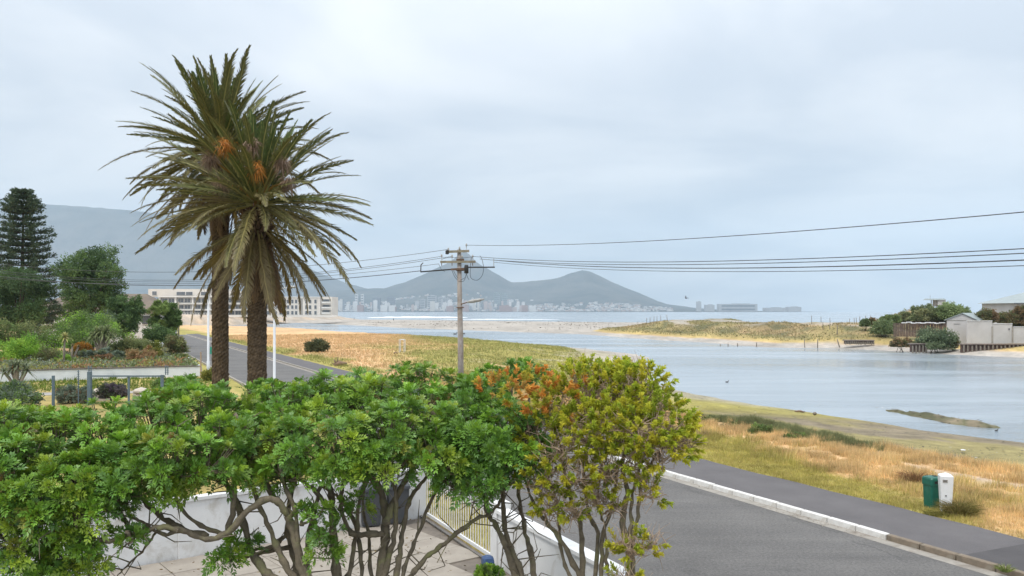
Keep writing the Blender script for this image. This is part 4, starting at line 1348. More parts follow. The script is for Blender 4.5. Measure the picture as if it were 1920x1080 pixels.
M['aloe_stem'] = plain('aloe_stem', (0.30, 0.26, 0.20), (0.20, 0.17, 0.13), 0.9, 3.0)
M['orange'] = plain('orange_flower', (0.65, 0.20, 0.03), (0.55, 0.14, 0.02), 0.7, 8.0)
aloe_tree(119, 688, 74, 4.0, [(121, 632)], 'tall slender aloe tree with a drooping leaf head on bare stem', cols=[(0.34, 0.36, 0.13), (0.42, 0.40, 0.15)], L=0.85, seed=7, n_=44, wl=0.13)
aloe_tree(134, 684, 76, 4.0, [(137, 648), (144, 651)], 'pale forked aloe stems beside the tall slender aloe', L=0.4, cols=[(0.30, 0.24, 0.12), (0.20, 0.20, 0.10)], seed=8, n_=18, hi=85, lo=10)
aloe_tree(188, 660, 84, 5, [(182, 628), (195, 626), (207, 631), (172, 632), (190, 621), (200, 620), (180, 622)], 'dragon tree with a dome of spiky green leaf heads', name='dragon_tree', L=1.15, cols=[(0.25, 0.30, 0.13), (0.31, 0.35, 0.16), (0.20, 0.25, 0.12)], seed=9, n_=60, wl=0.10)
aloe_tree(33, 728, 55, 6.0, [(16, 693), (30, 688), (44, 690), (54, 694), (8, 698), (37, 684), (24, 685)], 'branching tree aloe with orange flower before the white wall', L=0.75, cols=[(0.18, 0.22, 0.13), (0.23, 0.26, 0.15), (0.14, 0.17, 0.10)], flower=(26, 688), seed=10, n_=30, wl=0.10)


def agave(px, pbase, Y, w_px, label, group, cols, seed, n_=30, lo=15, hi=80):
    rng = np.random.default_rng(seed)
    x = rx(px, Y); z = rz_(pbase, Y)
    L = w_px / FPX * Y * 0.55
    mb = MB(); spikes(mb, (x, Y, z), n_, L, L * 0.16, lo, hi, cols, rng, arch=0.18)
    return tag(mb.build('agave', M['leaf_far'], loc=(x, Y, z)), label, 'plant', group)


BLUE = [(0.20, 0.25, 0.24), (0.26, 0.31, 0.29), (0.15, 0.20, 0.19)]
for k, px in enumerate((246, 257, 268, 279, 290, 301)):
    agave(px, 689, 76.5 + (k % 2) * 1.2, 20, '%s blue grey upright agave, counted from the dragon tree, above the white wall' % ORD[k], 'blue agave row', BLUE, 80 + k)
for k, (px, py, lab) in enumerate(((310, 660, 'spiky pale agave near the road end of the bed'), (178, 664, 'orange tinged aloe rosette below the dragon tree'),
                                  (190, 668, 'peach coloured aloe rosette nearest the dragon tree trunk'), (240, 662, 'apricot aloe rosette between olive shrubs'),
                                  (152, 690, 'small yellow aloe rosette on the wall edge'), (280, 655, 'tall rust aloe rosette above the red shrub'))):
    agave(px, py, 80, 24, lab, None, [(0.42, 0.22, 0.10), (0.34, 0.22, 0.09), (0.25, 0.22, 0.09)] if k else [(0.30, 0.31, 0.19), (0.24, 0.26, 0.15)], 95 + k, 26)
# boulders
M['boulder'] = plain('boulder', (0.42, 0.35, 0.28), (0.30, 0.25, 0.20), 0.9, 1.5, 0.5, 8)
def boulder(name, px, py, Y, w_px, h_px, label, seed, mat='boulder', cat='rock', group=None):
    rng = np.random.default_rng(seed)
    n_, m_ = 12, 7
    th = np.linspace(0, 2 * PI, n_, endpoint=False); ph = np.linspace(-PI / 2, PI / 2, m_)
    x = rx(px, Y); z = rz_(py, Y); w = w_px / FPX * Y / 2; h = h_px / FPX * Y / 2
    V = np.array([(math.cos(p_) * math.cos(t_), math.cos(p_) * math.sin(t_), math.sin(p_)) for p_ in ph for t_ in th])
    V = V * (1 + rng.uniform(-0.18, 0.18, (len(V), 1)))
    V = V * (w, w * 0.8, h) + (x, Y, z + h * 0.8)
    i, j = np.meshgrid(np.arange(m_ - 1), np.arange(n_), indexing='ij')
    mb = MB(); mb.add(V, Q=np.stack([i * n_ + j, i * n_ + (j + 1) % n_, (i + 1) * n_ + (j + 1) % n_, (i + 1) * n_ + j], -1).reshape(-1, 4))
    return tag(mb.build(name, M[mat], smooth=False, loc=(x, Y, z)), label, cat, group)
boulder('boulder', 71, 696, 71, 14, 13, 'tan boulder sitting behind the white wall coping', 1)
boulder('boulder', 128, 692, 72, 20, 9, 'flat pale boulder by the tall aloe stem', 2)

# ------------------------------------------------------------------ date palms
M['palm_trunk'] = vertex_mat('palm_trunk', 0.95, 0, 0.2, 6.0, 0.1, 0.6)
M['boot'] = plain('palm_boot', (0.16, 0.10, 0.06), (0.09, 0.06, 0.04), 0.95, 6.0)


def frond_mesh(name, L, droop, tone, seed, n_=86, lw=0.345):
    """one pinnate frond along +X, bending down; tone 0 young green .. 1 dead brown"""
    rng = np.random.default_rng(seed)
    mb = MB()
    t = np.linspace(0, 1, 14)
    # integrate a bending rachis
    ang_ = -droop * t ** 1.5
    x = np.concatenate([[0], np.cumsum(np.cos(ang_[:-1]))]) * L / 13
    z = np.concatenate([[0], np.cumsum(np.sin(ang_[:-1]))]) * L / 13
    sway = np.cumsum(rng.normal(size=14) * 0.004) * L
    pts = np.c_[x, sway, z]
    stem = np.array((0.40, 0.38, 0.12)) * (1 - tone) + np.array((0.26, 0.16, 0.08)) * tone
    mb.tube(pts, np.linspace(0.035, 0.006, 14), 5, C=stem)
    green, olive, brown = np.array((0.115, 0.165, 0.046)), np.array((0.19, 0.16, 0.06)), np.array((0.18, 0.115, 0.066))
    base_c = (green * (1 - tone * 2) + olive * tone * 2) if tone < 0.5 else (olive * (2 - tone * 2) + brown * (tone * 2 - 1))
    tip_c = base_c * 0.5 + np.array((0.30, 0.20, 0.115)) * 0.5 if tone > 0.12 else base_c * 1.15
    tt = np.linspace(0.13, 0.995, n_)
    dir_ = nrm(np.gradient(pts, axis=0))
    P0 = np.stack([np.interp(tt, t, pts[:, q]) for q in range(3)], -1)
    Dv = nrm(np.stack([np.interp(tt, t, dir_[:, q]) for q in range(3)], -1))
    up = nrm(np.cross(Dv, np.array((0, 1.0, 0)))); up = -up * np.sign(up[:, 2:3] + 1e-6) * -1
    lens = lw * np.clip(0.55 + 1.3 * tt, 0, 1.0) * np.clip((1.12 - tt) / 0.45, 0.28, 1) 
    for sgn in (-1, 1):
        beta = np.radians(44 - 22 * tt) + rng.normal(size=n_) * 0.09
        lift = np.radians(26 - 40 * tone) + rng.normal(size=n_) * 0.14
        side = np.array((0, sgn * 1.0, 0))
        d = Dv * np.cos(beta)[:, None] + side * (np.sin(beta) * np.cos(lift))[:, None] + up * (np.sin(beta) * np.sin(lift))[:, None]
        d = nrm(d + rng.normal(size=(n_, 3)) * 0.05)
        ll = (lens * rng.uniform(0.8, 1.12, n_))[:, None]
        s_ = nrm(np.cross(d, up)) * 0.5
        w = 0.029
        a, b = P0 + s_ * w, P0 - s_ * w
        mid_ = P0 + d * ll * 0.55
        tip = P0 + d * ll - np.array((0, 0, 1)) * ll * (0.10 + 0.16 * tone)
        V = np.stack([a, b, mid_ - s_ * w * 0.9, mid_ + s_ * w * 0.9, tip], 1).reshape(-1, 3)
        k = np.arange(n_) * 5
        var = rng.uniform(0.8, 1.2, (n_, 1))
        Cb, Cm, Ct = base_c * var, (base_c * 0.75 + tip_c * 0.25) * var, tip_c * var
        mb.add(V, Q=np.stack([k, k + 1, k + 2, k + 3], -1), T=np.stack([k + 3, k + 2, k + 4], -1),
               C=np.stack([Cb, Cb, Cm, Cm, Ct], 1).reshape(-1, 3))
    me = mb.mesh(name)
    me.materials.append(M['frond'])
    return me


FR = {}
for cls, (Ls, dr, tn) in {'young': (2.35, 0.22, 0.0), 'mid': (3.0, 0.46, 0.10), 'old': (3.15, 0.58, 0.26), 'hang': (2.8, 0.48, 0.46), 'dead': (2.0, 0.4, 0.95)}.items():
    FR[cls] = [frond_mesh('frond', Ls * (0.92 + 0.07 * q), dr * (0.7 + 0.25 * q), tn + 0.05 * q if tn < 0.9 else tn, 300 + q + len(cls)) for q in range(4)]


# the crown stands free of its neighbour
def palm(px, Y, base_z, crown_py, scale, label, seed, bulge_py=None, flowers=(), lean=0.0, face=0.0):
    rng = np.random.default_rng(seed)
    x = rx(px, Y); zc = rz_(crown_py, Y)
    o = thing('date_palm', (x, Y, base_z), label, 'palm tree', 'date palms')
    # trunk: leaf scars in a spiral of flat lozenges
    nr_, na_ = 190, 40
    zt = np.linspace(base_z - 0.3, zc - 0.1, nr_)
    th = np.linspace(0, 2 * PI, na_, endpoint=False)
    ZZ_, TH = np.meshgrid(zt, th, indexing='ij')
    rows = ZZ_ / 0.105
    cell = (rows + TH / (2 * PI) * 8.0)
    fr = cell - np.floor(cell)
    row_i = np.floor(cell)
    lat = (TH / (2 * PI) * 13 + row_i * 0.5) % 1.0
    bumpv = 0.030 * (fr ** 0.7) * (1 - 0.6 * np.abs(lat - 0.5) * 2 * (fr > 0.4)) + 0.008 * rng.normal(size=ZZ_.shape)
    rad0 = 0.255 + 0.05 * np.exp(-((zt - base_z) / 0.8) ** 2)
    if bulge_py:
        zb_ = rz_(bulge_py, Y)
        rad0 = rad0 + 0.07 * sstep(zb_ - 0.25, zb_ + 0.25, zt) - 0.04 * sstep(zb_ + 0.7, zb_ + 2, zt)
    ln = lean * ((zt - base_z) / (zc - base_z)) ** 2
    R_ = (rad0[:, None] + bumpv) * scale
    V = np.stack([x + ln[:, None] + R_ * np.cos(TH), Y + R_ * np.sin(TH), ZZ_], -1).reshape(-1, 3)
    i, j = np.meshgrid(np.arange(nr_ - 1), np.arange(na_), indexing='ij')
    Q = np.stack([i * na_ + j, i * na_ + (j + 1) % na_, (i + 1) * na_ + (j + 1) % na_, (i + 1) * na_ + j], -1).reshape(-1, 4)
    cc = np.array((0.115, 0.085, 0.058)) * (0.55 + 0.95 * fr.ravel()[:, None]) * rng.uniform(0.8, 1.2, (V.shape[0], 1))
    mb = MB(); mb.add(V, Q=Q, C=cc); mb.build('trunk', M['palm_trunk'], o, smooth=False)
    top = np.array((x + lean, Y, zc))
    # old leaf bases around the neck
    bm_ = MB()
    for k in range(130):
        th_ = k * 2.39996; zz_ = -0.2 - 1.5 * (k / 130.0)
        r_ = 0.30 * scale
        p0 = top + np.array((math.cos(th_) * r_, math.sin(th_) * r_, zz_))
        d = np.array((math.cos(th_) * 0.55, math.sin(th_) * 0.55, 0.55))
        bm_.tube([p0, p0 + d * 0.16, p0 + d * rng.uniform(0.22, 0.42)], [0.055, 0.04, 0.015], 4, C=(0.14, 0.09, 0.055))
    tag(bm_.build('leaf_bases', M['boot'], o), kind='stuff')
    # crown, every frond a leaf of its own
    spec = [('young', 20, 64, 88), ('mid', 30, 34, 68), ('mid', 30, 4, 38), ('old', 40, -28, 10), ('hang', 24, -58, -22), ('dead', 10, -84, -58)]
    for cls, cnt, lo, hi in spec:
        for k in range(cnt):
            th_ = 2 * PI * (k + rng.uniform(-0.35, 0.35)) / cnt + seed
            el = math.radians(lo + (hi - lo) * rng.uniform(0, 1))
            me = FR[cls][int(rng.integers(4))]
            f = bpy.data.objects.new('frond', me); COL.objects.link(f)
            f.parent = o
            hgt = 0.25 * math.sin(el) + (0.15 if cls == 'young' else 0.0) - (0.55 if cls in ('hang', 'dead') else 0.0)
            off = np.array((math.cos(th_) * 0.22, math.sin(th_) * 0.22, hgt))
            f.location = tuple(top + off - np.array(ORI[o]))
            roll = rng.normal() * 0.35
            f.rotation_mode = 'QUATERNION'
            q = Matrix.Rotation(th_, 4, 'Z') @ Matrix.Rotation(-el, 4, 'Y') @ Matrix.Rotation(roll, 4, 'X')
            f.rotation_quaternion = q.to_quaternion()
            s_ = scale * rng.uniform(0.9, 1.08)
            f.scale = (s_, s_, s_)
    # flower and fruit brushes
    for (fx, fy, kind) in flowers:
        c = at(fx, fy, Y); c[1] = Y - 1.15
        mb = MB(); nn = 300
        d = nrm(rng.normal(size=(nn, 3)) + np.array((0, -0.6, -0.5)))
        cols = {'orange': (0.66, 0.27, 0.045), 'brown': (0.30, 0.20, 0.13)}[kind]
        P0 = np.tile(c, (nn, 1)) + rng.normal(size=(nn, 3)) * 0.06
        leaf_quads(mb, P0, d, rng.uniform(0.18, 0.38, nn), 0.016, np.array(cols) * rng.uniform(0.7, 1.3, (nn, 1)), rng, droop=0.5)
        stalk = top + np.array((0, 0, -0.1))
        mb.tube([stalk, (stalk + c) / 2 + (0, 0, 0.25), c], [0.035, 0.03, 0.02], 5, C=(0.40, 0.22, 0.05))
        mb.build('flower_cluster' if kind == 'orange' else 'fruit_stalks', M['frond'], o)
    return o


palm(482, 25.0, 0.1, 384, 1.0, 'front date palm with orange flower clusters and bulging trunk', 2, bulge_py=560,
     flowers=((448, 285, 'orange'), (502, 327, 'orange'), (420, 310, 'brown'), (550, 318, 'brown'), (440, 355, 'brown'), (560, 352, 'brown'), (495, 285, 'brown')))
palm(413, 28.0, 0.1, 284, 0.96, 'taller date palm standing just behind the flowering one', 5)
# ------------------------------------------------------------------ utility pole and wires
M['pole_wood'] = plain('pole_wood', (0.42, 0.38, 0.35), (0.29, 0.25, 0.22), 0.9, 3.0, 0.4, 14, stain=(0.27, 0.17, 0.13), sscale=1.2)
M['arm_wood'] = plain('arm_wood', (0.30, 0.27, 0.20), (0.20, 0.17, 0.12), 0.9, 4.0)
M['rust'] = plain('rusty_steel', (0.20, 0.12, 0.08), (0.10, 0.07, 0.055), 0.85, 8.0)
M['black'] = plain('black_rubber', (0.02, 0.02, 0.02), (0.035, 0.033, 0.03), 0.6, 6.0)
M['wire'] = plain('aged_wire', (0.07, 0.075, 0.08), (0.05, 0.05, 0.055), 0.6, 1.0)
M['porcelain'] = plain('porcelain', (0.46, 0.47, 0.46), (0.30, 0.28, 0.26), 0.35, 6.0)
PY = 47.5


def pp(px, py, dy=0.0): return at(px, py, PY) + np.array((0, dy, 0))


pole = thing('utility_pole', (rx(863, PY), PY, 0.1), 'weathered wooden utility pole with crossarms and street light', 'utility pole')
mb = MB(); b0 = pp(864.5, 583); b0[2] = -0.3
mb.tube([b0, pp(863.5, 640), pp(862, 560), pp(861, 468)], [0.17, 0.16, 0.135, 0.115], 14); mb.build('pole', M['pole_wood'], pole, smooth=True)


def arm(px0, py0, px1, py1, h, mat, dy=-0.16, name='crossarm'):
    a, b = pp(px0, py0, dy), pp(px1, py1, dy)
    mb = MB(); d = nrm(b - a); L = np.linalg.norm(b - a)
    u = np.array((0, 1.0, 0)); w = np.cross(d, u)
    V = []
    for e in (a, b):
        for (i_, j_) in ((-1, -1), (1, -1), (1, 1), (-1, 1)):
            V.append(e + u * i_ * 0.05 + w * j_ * h / 2)
    mb.add(V, Q=[(0, 1, 2, 3), (7, 6, 5, 4), (0, 4, 5, 1), (1, 5, 6, 2), (2, 6, 7, 3), (3, 7, 4, 0)])
    return mb.build(name, M[mat], pole)


a1 = arm(838, 472.5, 880, 471, 0.13, 'arm_wood')
a2 = arm(826, 491.5, 892, 491, 0.12, 'arm_wood', -0.17)
a3 = arm(846, 505.5, 876, 504, 0.11, 'rust', -0.18)
a4 = arm(789, 510.0, 846, 505.5, 0.07, 'black', -0.17, 'sway_bar')
a5 = arm(876, 501.5, 928, 501.3, 0.07, 'black', -0.17, 'sway_bar')
mb = MB(); mb.tube([pp(789.5, 510, -.17), pp(790, 497, -.17), pp(794, 493, -.17)], 0.03, 6); mb.build('bar_hook', M['black'], a4)
mb = MB(); mb.tube([pp(926, 501, -.17), pp(926, 485, -.17)], 0.02, 6); mb.build('bar_hook', M['porcelain'], a5)
mb = MB(); mb.box(pp(863, 487, 0.02), (0.42, 0.4, 0.10)); mb.build('band', M['rust'], pole)
mb = MB(); mb.box(pp(863, 506, 0.02), (0.46, 0.4, 0.10)); mb.build('band', M['rust'], pole)
mb = MB(); mb.box(pp(863, 576.5, 0.0), (0.40, 0.38, 0.05)); mb.build('band', M['rust'], pole)
ins = [(841, 468, a1), (874.8, 460, a1), (828.5, 480, a2), (848, 481, a2), (867, 482, a2), (886.5, 481, a2), (862, 466, a1)]
prof_i = [(0.012, -0.26), (0.014, -0.07), (0.045, -0.06), (0.06, -0.02), (0.035, 0.0), (0.055, 0.03), (0.03, 0.07), (0.01, 0.1)]
for (px, py, par) in ins:
    mb = MB(); mb.lathe(pp(px, py, -0.16), prof_i, 9); mb.build('insulator', M['porcelain'], par)
for (px, par) in ((828.5, a2), (848, a2), (886.5, a2)):
    mb = MB(); mb.cyl(pp(px, 498.5, -0.16), 0.022, 0.16, 6); mb.build('arm_bolt', M['rust'], par)
mb = MB(); mb.lathe(pp(839, 474, -0.2), [(0.03, -0.1), (0.1, -0.08), (0.1, 0.1), (0.04, 0.14)], 9); mb.build('strain_clamp', M['black'], a1)
# fuse box with looping leads
mb = MB(); mb.lathe(pp(875, 512.5, -0.28), [(0.09, -0.02), (0.12, 0.02), (0.12, 0.36), (0.10, 0.43), (0.06, 0.46)], 12); fb = mb.build('fuse_box', M['black'], pole, smooth=True)
def lead(pts, r=0.014):
    P = np.array([pp(a, b, -0.2) for a, b in pts])
    # Catmull-Rom through the points
    out = []
    Q = np.concatenate([[2 * P[0] - P[1]], P, [2 * P[-1] - P[-2]]])
    for k in range(1, len(Q) - 2):
        for t in np.linspace(0, 1, 7)[:-1]:
            p0, p1, p2, p3 = Q[k - 1:k + 3]
            out.append(0.5 * (2 * p1 + (p2 - p0) * t + (2 * p0 - 5 * p1 + 4 * p2 - p3) * t * t + (3 * p1 - p0 - 3 * p2 + p3) * t ** 3))
    out.append(P[-1])
    mb = MB(); mb.tube(out, r, 5); mb.build('lead', M['wire'], pole)
lead([(884, 483), (882, 510), (884, 522), (895, 525.5), (904, 517), (907, 503), (904, 487), (900, 480)])
lead([(875, 513), (872, 521), (864, 525)]); lead([(875, 514), (877, 520), (880, 525)]); lead([(875, 513), (870, 527), (860, 528)])
lead([(848, 508), (853, 519), (858, 525)]); lead([(851, 508), (855, 516), (859, 522)])
lead([(829, 487), (833, 485), (848, 483), (867, 484), (886, 482)], 0.012)
lead([(823, 495), (828, 505), (835, 510)], 0.01)
# street light on its arm
mb = MB(); mb.tube([pp(863, 571), pp(872, 568.5, -0.4), pp(880, 566.5, -0.7)], [0.035, 0.03, 0.028], 7); la = mb.build('lamp_arm', M['rust'], pole)
mb = MB(); A, B = pp(877, 566.5, -0.65), pp(909, 561.5, -1.1)
mb.tube([A, A * 0.7 + B * 0.3, A * 0.3 + B * 0.7, B], [0.05, 0.10, 0.09, 0.03], 8); mb.build('lamp_head', M['porcelain'], la, smooth=True)

WD = np.array((0.43, -0.903, 0.0))


def cable(pts, r, label, group, name='power_line'):
    mb = MB(); pts = np.array(pts); mb.tube(pts, r, 5, cap=False)
    return tag(mb.build(name, M['wire'], loc=tuple(pts[0])), label, 'cable', group)


def span_right(px, py, c, dx_=0.0, r=0.016, label='', S=100.0):
    a = pp(px, py, -0.16)
    s_ = np.linspace(0, 60, 40)
    d = nrm(np.array((0.43 + dx_, -0.903, 0)))
    P = a + d * s_[:, None]
    P[:, 2] = a[2] - c * s_ * (S - s_)
    return cable(P, r, label, 'lines running over the lagoon verge')


def span_left(px, py, zend, sag, ye, r=0.016, label='', xe=-45.0):
    a = pp(px, py, -0.16); b = np.array((xe, ye, zend))
    s_ = np.linspace(0, 1, 40)
    P = a + (b - a) * s_[:, None]
    P[:, 2] -= 4 * sag * s_ * (1 - s_)
    return cable(P, r, label, 'lines crossing behind the palms')


span_right(875, 460, 0.00099, S=79.3, r=0.012, label='topmost single power line rising over the lagoon side')
span_right(886, 481, 0.00124, S=73.7, r=0.012, label='upper wire of the close pair below the top line')
span_right(900, 486, 0.00119, S=73.7, r=0.012, label='lower wire of the close pair below the top line')
span_right(926, 488, 0.00134, S=70.4, r=0.016, label='thick dark bundled cable under the close pair')
span_right(926, 492, 0.00134, S=70.4, dx_=0.01, r=0.010, label='lowest thin wire of the lagoon side lines')
span_left(841, 468, 10.2, 1.6, 60, label='highest line from the pole behind the palms', r=0.012)
span_left(828, 481, 9.9, 1.75, 60, label='second line from the pole behind the palms', r=0.012)
span_left(848, 481, 9.6, 1.7, 61.5, label='third line from the pole behind the palms', r=0.012)
span_left(790, 508, 9.3, 1.35, 60, label='thick bundled cable from the bar end behind the palms', r=0.019)
span_left(823, 495, 8.9, 1.3, 60, label='lowest line from the pole behind the palms', r=0.011)

# ------------------------------------------------------------------ lamp posts along the road
M['galv'] = plain('galvanised', (0.60, 0.62, 0.64), (0.52, 0.54, 0.56), 0.5, 2.0)
def lamp_post(px, Y, top_py, label, w=0.085):
    x = rx(px, Y); zt = rz_(top_py, Y)
    o = thing('lamp_post', (x, Y, 0.1), label, 'lamp post')
    mb = MB(); mb.tube([(x, Y, -0.2), (x, Y, 1.2), (x, Y, 1.21), (x, Y, zt)], [w * 1.35, w * 1.35, w, w * 0.8], 10); mb.build('pole', M['galv'], o, smooth=True)
    mb = MB(); mb.tube([(x, Y, zt - 0.05), (x + 0.3, Y, zt + 0.12), (x + 0.9, Y, zt + 0.2)], [0.04, 0.035, 0.03], 7); a_ = mb.build('lamp_arm', M['galv'], o)
    mb = MB(); mb.tube([(x + 0.8, Y, zt + 0.2), (x + 1.0, Y, zt + 0.22), (x + 1.35, Y, zt + 0.24)], [0.05, 0.10, 0.04], 8); mb.build('lamp_head', M['porcelain'], a_)
    return o
lp = lamp_post(390.5, 73.0, 546, 'white lamp post with a green street sign left of the palms', 0.10)
mb = MB(); mb.box((rx(396, 73) + 0.12, 72.85, rz_(657, 73)), (0.34, 0.05, 0.62)); M['sign_green'] = plain('sign_green', (0.03, 0.28, 0.19), (0.02, 0.22, 0.15), 0.5, 6.0)
mb.build('sign_plate', M['sign_green'], lp)
lamp_post(514.5, 52.0, 545, 'slim white lamp post just right of the flowering palm', 0.085)
M['pole_olive'] = plain('olive_pole', (0.30, 0.28, 0.21), (0.24, 0.22, 0.17), 0.9, 1.0)
tp = thing('telephone_pole', (rx(335, 128), 128, 0), 'thin olive pole at the road bend before the trees', 'pole')
mb = MB(); mb.tube([(rx(335, 128), 128, -0.2), (rx(335, 128), 128, rz_(566, 128))], [0.13, 0.10], 8); mb.build('pole', M['pole_olive'], tp, smooth=True)
mb = MB(); mb.box((rx(335, 128), 128, rz_(568, 128)), (0.7, 0.1, 0.1)); mb.build('crossarm', M['pole_olive'], tp)
mb = MB(); mb.tube([(rx(376.5, 69), 69, 0), (rx(376.5, 69), 69, rz_(660, 69))], [0.07, 0.06], 8)
tag(mb.build('wooden_stake', M['twig'], loc=(rx(376.5, 69), 69, 0)), 'short tan stake at the corner of the white wall', 'post')

# ------------------------------------------------------------------ litter bin and white marker on the verge
M['bin_green'] = plain('bin_green', (0.008, 0.125, 0.085), (0.006, 0.10, 0.068), 0.42, 5.0, stain=(0.03, 0.14, 0.10), sscale=3)
M['dark_slot'] = plain('dark_slot', (0.012, 0.014, 0.014), (0.02, 0.02, 0.02), 0.8, 5.0)
by = 23.4
bx_ = rx(1749, by)
RB = 0.14
bin_ = thing('litter_bin', (bx_, by, 0.1), 'green litter bin with hooded top on the grass verge', 'bin', rz=0.22)
bin_.scale = (0.92, 0.92, 0.96)


def rounded(wd, dp, r, k=5):
    pts = []
    for (sx, sy, a0) in ((1, -1, -90), (1, 1, 0), (-1, 1, 90), (-1, -1, 180)):
        for q in range(k + 1):
            a = math.radians(a0 + 90 * q / k)
            pts.append((sx * (wd / 2 - r) + r * math.cos(a), sy * (dp / 2 - r) + r * math.sin(a)))
    return np.array(pts)


def loft(mb, sections, close=True):
    """stack of equal-length outlines at heights: (outline Nx2, z)"""
    n_ = len(sections[0][0])
    V = np.concatenate([np.c_[s, np.full(n_, z)] for s, z in sections])
    i, j = np.meshgrid(np.arange(len(sections) - 1), np.arange(n_), indexing='ij')
    Q = np.stack([i * n_ + j, i * n_ + (j + 1) % n_, (i + 1) * n_ + (j + 1) % n_, (i + 1) * n_ + j], -1).reshape(-1, 4)
    L_ = len(sections) - 1
    mb.add(V, Q=Q, N=[list(range(n_ - 1, -1, -1)), list(range(L_ * n_, (L_ + 1) * n_))] if close else None)
    return mb


mb = MB(); loft(mb, [(rounded(0.36, 0.36, 0.05), 0.0), (rounded(0.37, 0.37, 0.05), 0.02), (rounded(0.41, 0.41, 0.05), 0.66)]); mb.build('body', M['bin_green'], bin_, local=True)
mb = MB(); loft(mb, [(rounded(0.44, 0.44, 0.06), 0.662), (rounded(0.45, 0.45, 0.06), 0.70), (rounded(0.45, 0.45, 0.06), 0.84), (rounded(0.42, 0.42, 0.08), 0.885), (rounded(0.30, 0.32, 0.1), 0.905)])
hood = mb.build('hood', M['bin_green'], bin_, local=True)
mb = MB(); mb.box((0.02, -0.228, 0.765), (0.27, 0.012, 0.07)); mb.build('slot', M['dark_slot'], hood, local=True)
mb = MB(); mb.box((0.08, 0.0, 0.907), (0.14, 0.12, 0.012)); mb.build('ash_plate', M['dark_slot'], hood, local=True)
mb = MB(); mb.box((0.222, -0.05, 0.4), (0.012, 0.03, 0.5)); mb.build('hinge_strip', M['dark_slot'], bin_, local=True)
mb = MB(); mb.cyl((0, 0, -0.15), 0.10, 0.15, 10); mb.build('foot', M['dark_slot'], bin_, local=True)

my_ = 22.9
mk = thing('marker_pillar', (rx(1773, my_), my_, 0.1), 'white tapered concrete marker pillar beside the green bin', 'marker', rz=-0.28)
M['marker_white'] = plain('marker_white', (0.80, 0.80, 0.80), (0.72, 0.72, 0.71), 0.6, 3.0, stain=(0.60, 0.58, 0.54), sscale=2.0)
mb = MB()
sq = lambda w, d: np.array([(-w / 2, -d / 2), (w / 2, -d / 2), (w / 2, d / 2), (-w / 2, d / 2)])
loft(mb, [(sq(0.22, 0.22), -0.25), (sq(0.24, 0.24), 0.0), (sq(0.33, 0.33), 0.98), (sq(0.30, 0.30), 1.0), (sq(0.03, 0.03), 1.06)]); mb.build('shaft', M['marker_white'], mk, local=True)
mb = MB(); mb.box((-0.04, -0.163, 0.86), (0.12, 0.012, 0.075)); pl_ = mb.build('label_plate', M['concrete'], mk, local=True)
for k in range(3):
    mb = MB(); mb.box((-0.04, -0.170, 0.88 - k * 0.018), (0.09, 0.004, 0.006)); mb.build('print_line', M['dark_slot'], pl_, local=True)
mb = MB(); mb.tube([(-0.02, -0.15, 0.47), (-0.02, -0.163, 0.47)], 0.018, 8); mb.build('bolt_hole', M['dark_slot'], mk, local=True)

# ------------------------------------------------------------------ meadow things
M['drift'] = plain('driftwood', (0.26, 0.17, 0.11), (0.15, 0.10, 0.07), 0.9, 3.0)
sx, sy = rx(637, 84.0), 84.0
st = thing('tree_stump', (sx, sy, 0), 'brown uprooted stump lying on the dry meadow', 'stump')
mb = MB(); mb.tube([(sx - 0.5, sy, 0.15), (sx, sy, 0.35), (sx + 0.7, sy - 0.1, 0.3)], [0.22, 0.28, 0.12], 9); mb.build('trunk', M['drift'], st, smooth=True)
for (dx__, dz__, r_) in ((-0.55, 0.75, 0.09), (-0.2, 0.85, 0.08), (-0.75, 0.4, 0.07), (0.1, 0.62, 0.06)):
    mb = MB(); mb.tube([(sx - 0.3, sy, 0.3), (sx + dx__ * 0.8, sy - 0.1, dz__ * 0.7), (sx + dx__, sy - 0.05, dz__)], [r_ * 1.3, r_, r_ * 0.4], 6); mb.build('root', M['drift'], st)
gy_ = 110.0
gp = thing('goal_frame', (rx(755, gy_), gy_, 0), 'pale goal frame of thin posts standing on the meadow', 'goal frame')
for px in (748.5, 757.5):
    for dy_ in (0, 1.2):
        mb = MB(); mb.tube([(rx(px, gy_), gy_ + dy_, -0.1), (rx(px, gy_), gy_ + dy_, rz_(637, gy_))], 0.045, 6); mb.build('post', M['galv'], gp)
for dy_ in (0, 1.2):
    mb = MB(); mb.tube([(rx(748.5, gy_), gy_ + dy_, rz_(637, gy_)), (rx(757.5, gy_), gy_ + dy_, rz_(637, gy_))], 0.045, 6); mb.build('crossbar', M['galv'], gp)
boulder('rock', 742, 664, 108, 8, 5, 'small dark red rock beside the goal frame', 5, 'drift')
# driftwood and stones on the flat
def log(px, py, z, L, label, seed, rz=0.1):
    Y = (CAM_H - z) * FPX / (py - 583.0); x = rx(px, Y)
    zg = gz_at(x, Y)
    rng = np.random.default_rng(seed)
    a = np.linspace(-0.5, 0.5, 6)[:, None] * L * np.array((math.cos(rz), math.sin(rz), 0)) + np.array((x, Y, zg + 0.06))
    a[:, 2] += rng.uniform(-0.02, 0.05, 6)
    mb = MB(); mb.tube(a, np.array([0.05, 0.07, 0.06, 0.07, 0.05, 0.02]), 6)
    return tag(mb.build('driftwood_log', M['drift'], loc=(x, Y, zg)), label, 'log')
log(1706, 848, -0.5, 0.75, 'short dark log on the green mud flat', 1, -0.1)
log(1720, 848, -0.5, 0.5, 'thin stick beside the short log on the flat', 2, 0.15)
log(1500, 770, -1.3, 0.7, 'dark branch at the water edge of the flat', 3, -0.5)
boulder('stone', 1806, 845, 37.5, 9, 3, 'flat white stone lying on the green flat', 6, 'white_wall')
boulder('stone', 1773, 868, 33.5, 7, 3, 'small dark stone on the mud below the green patch', 7, 'drift')
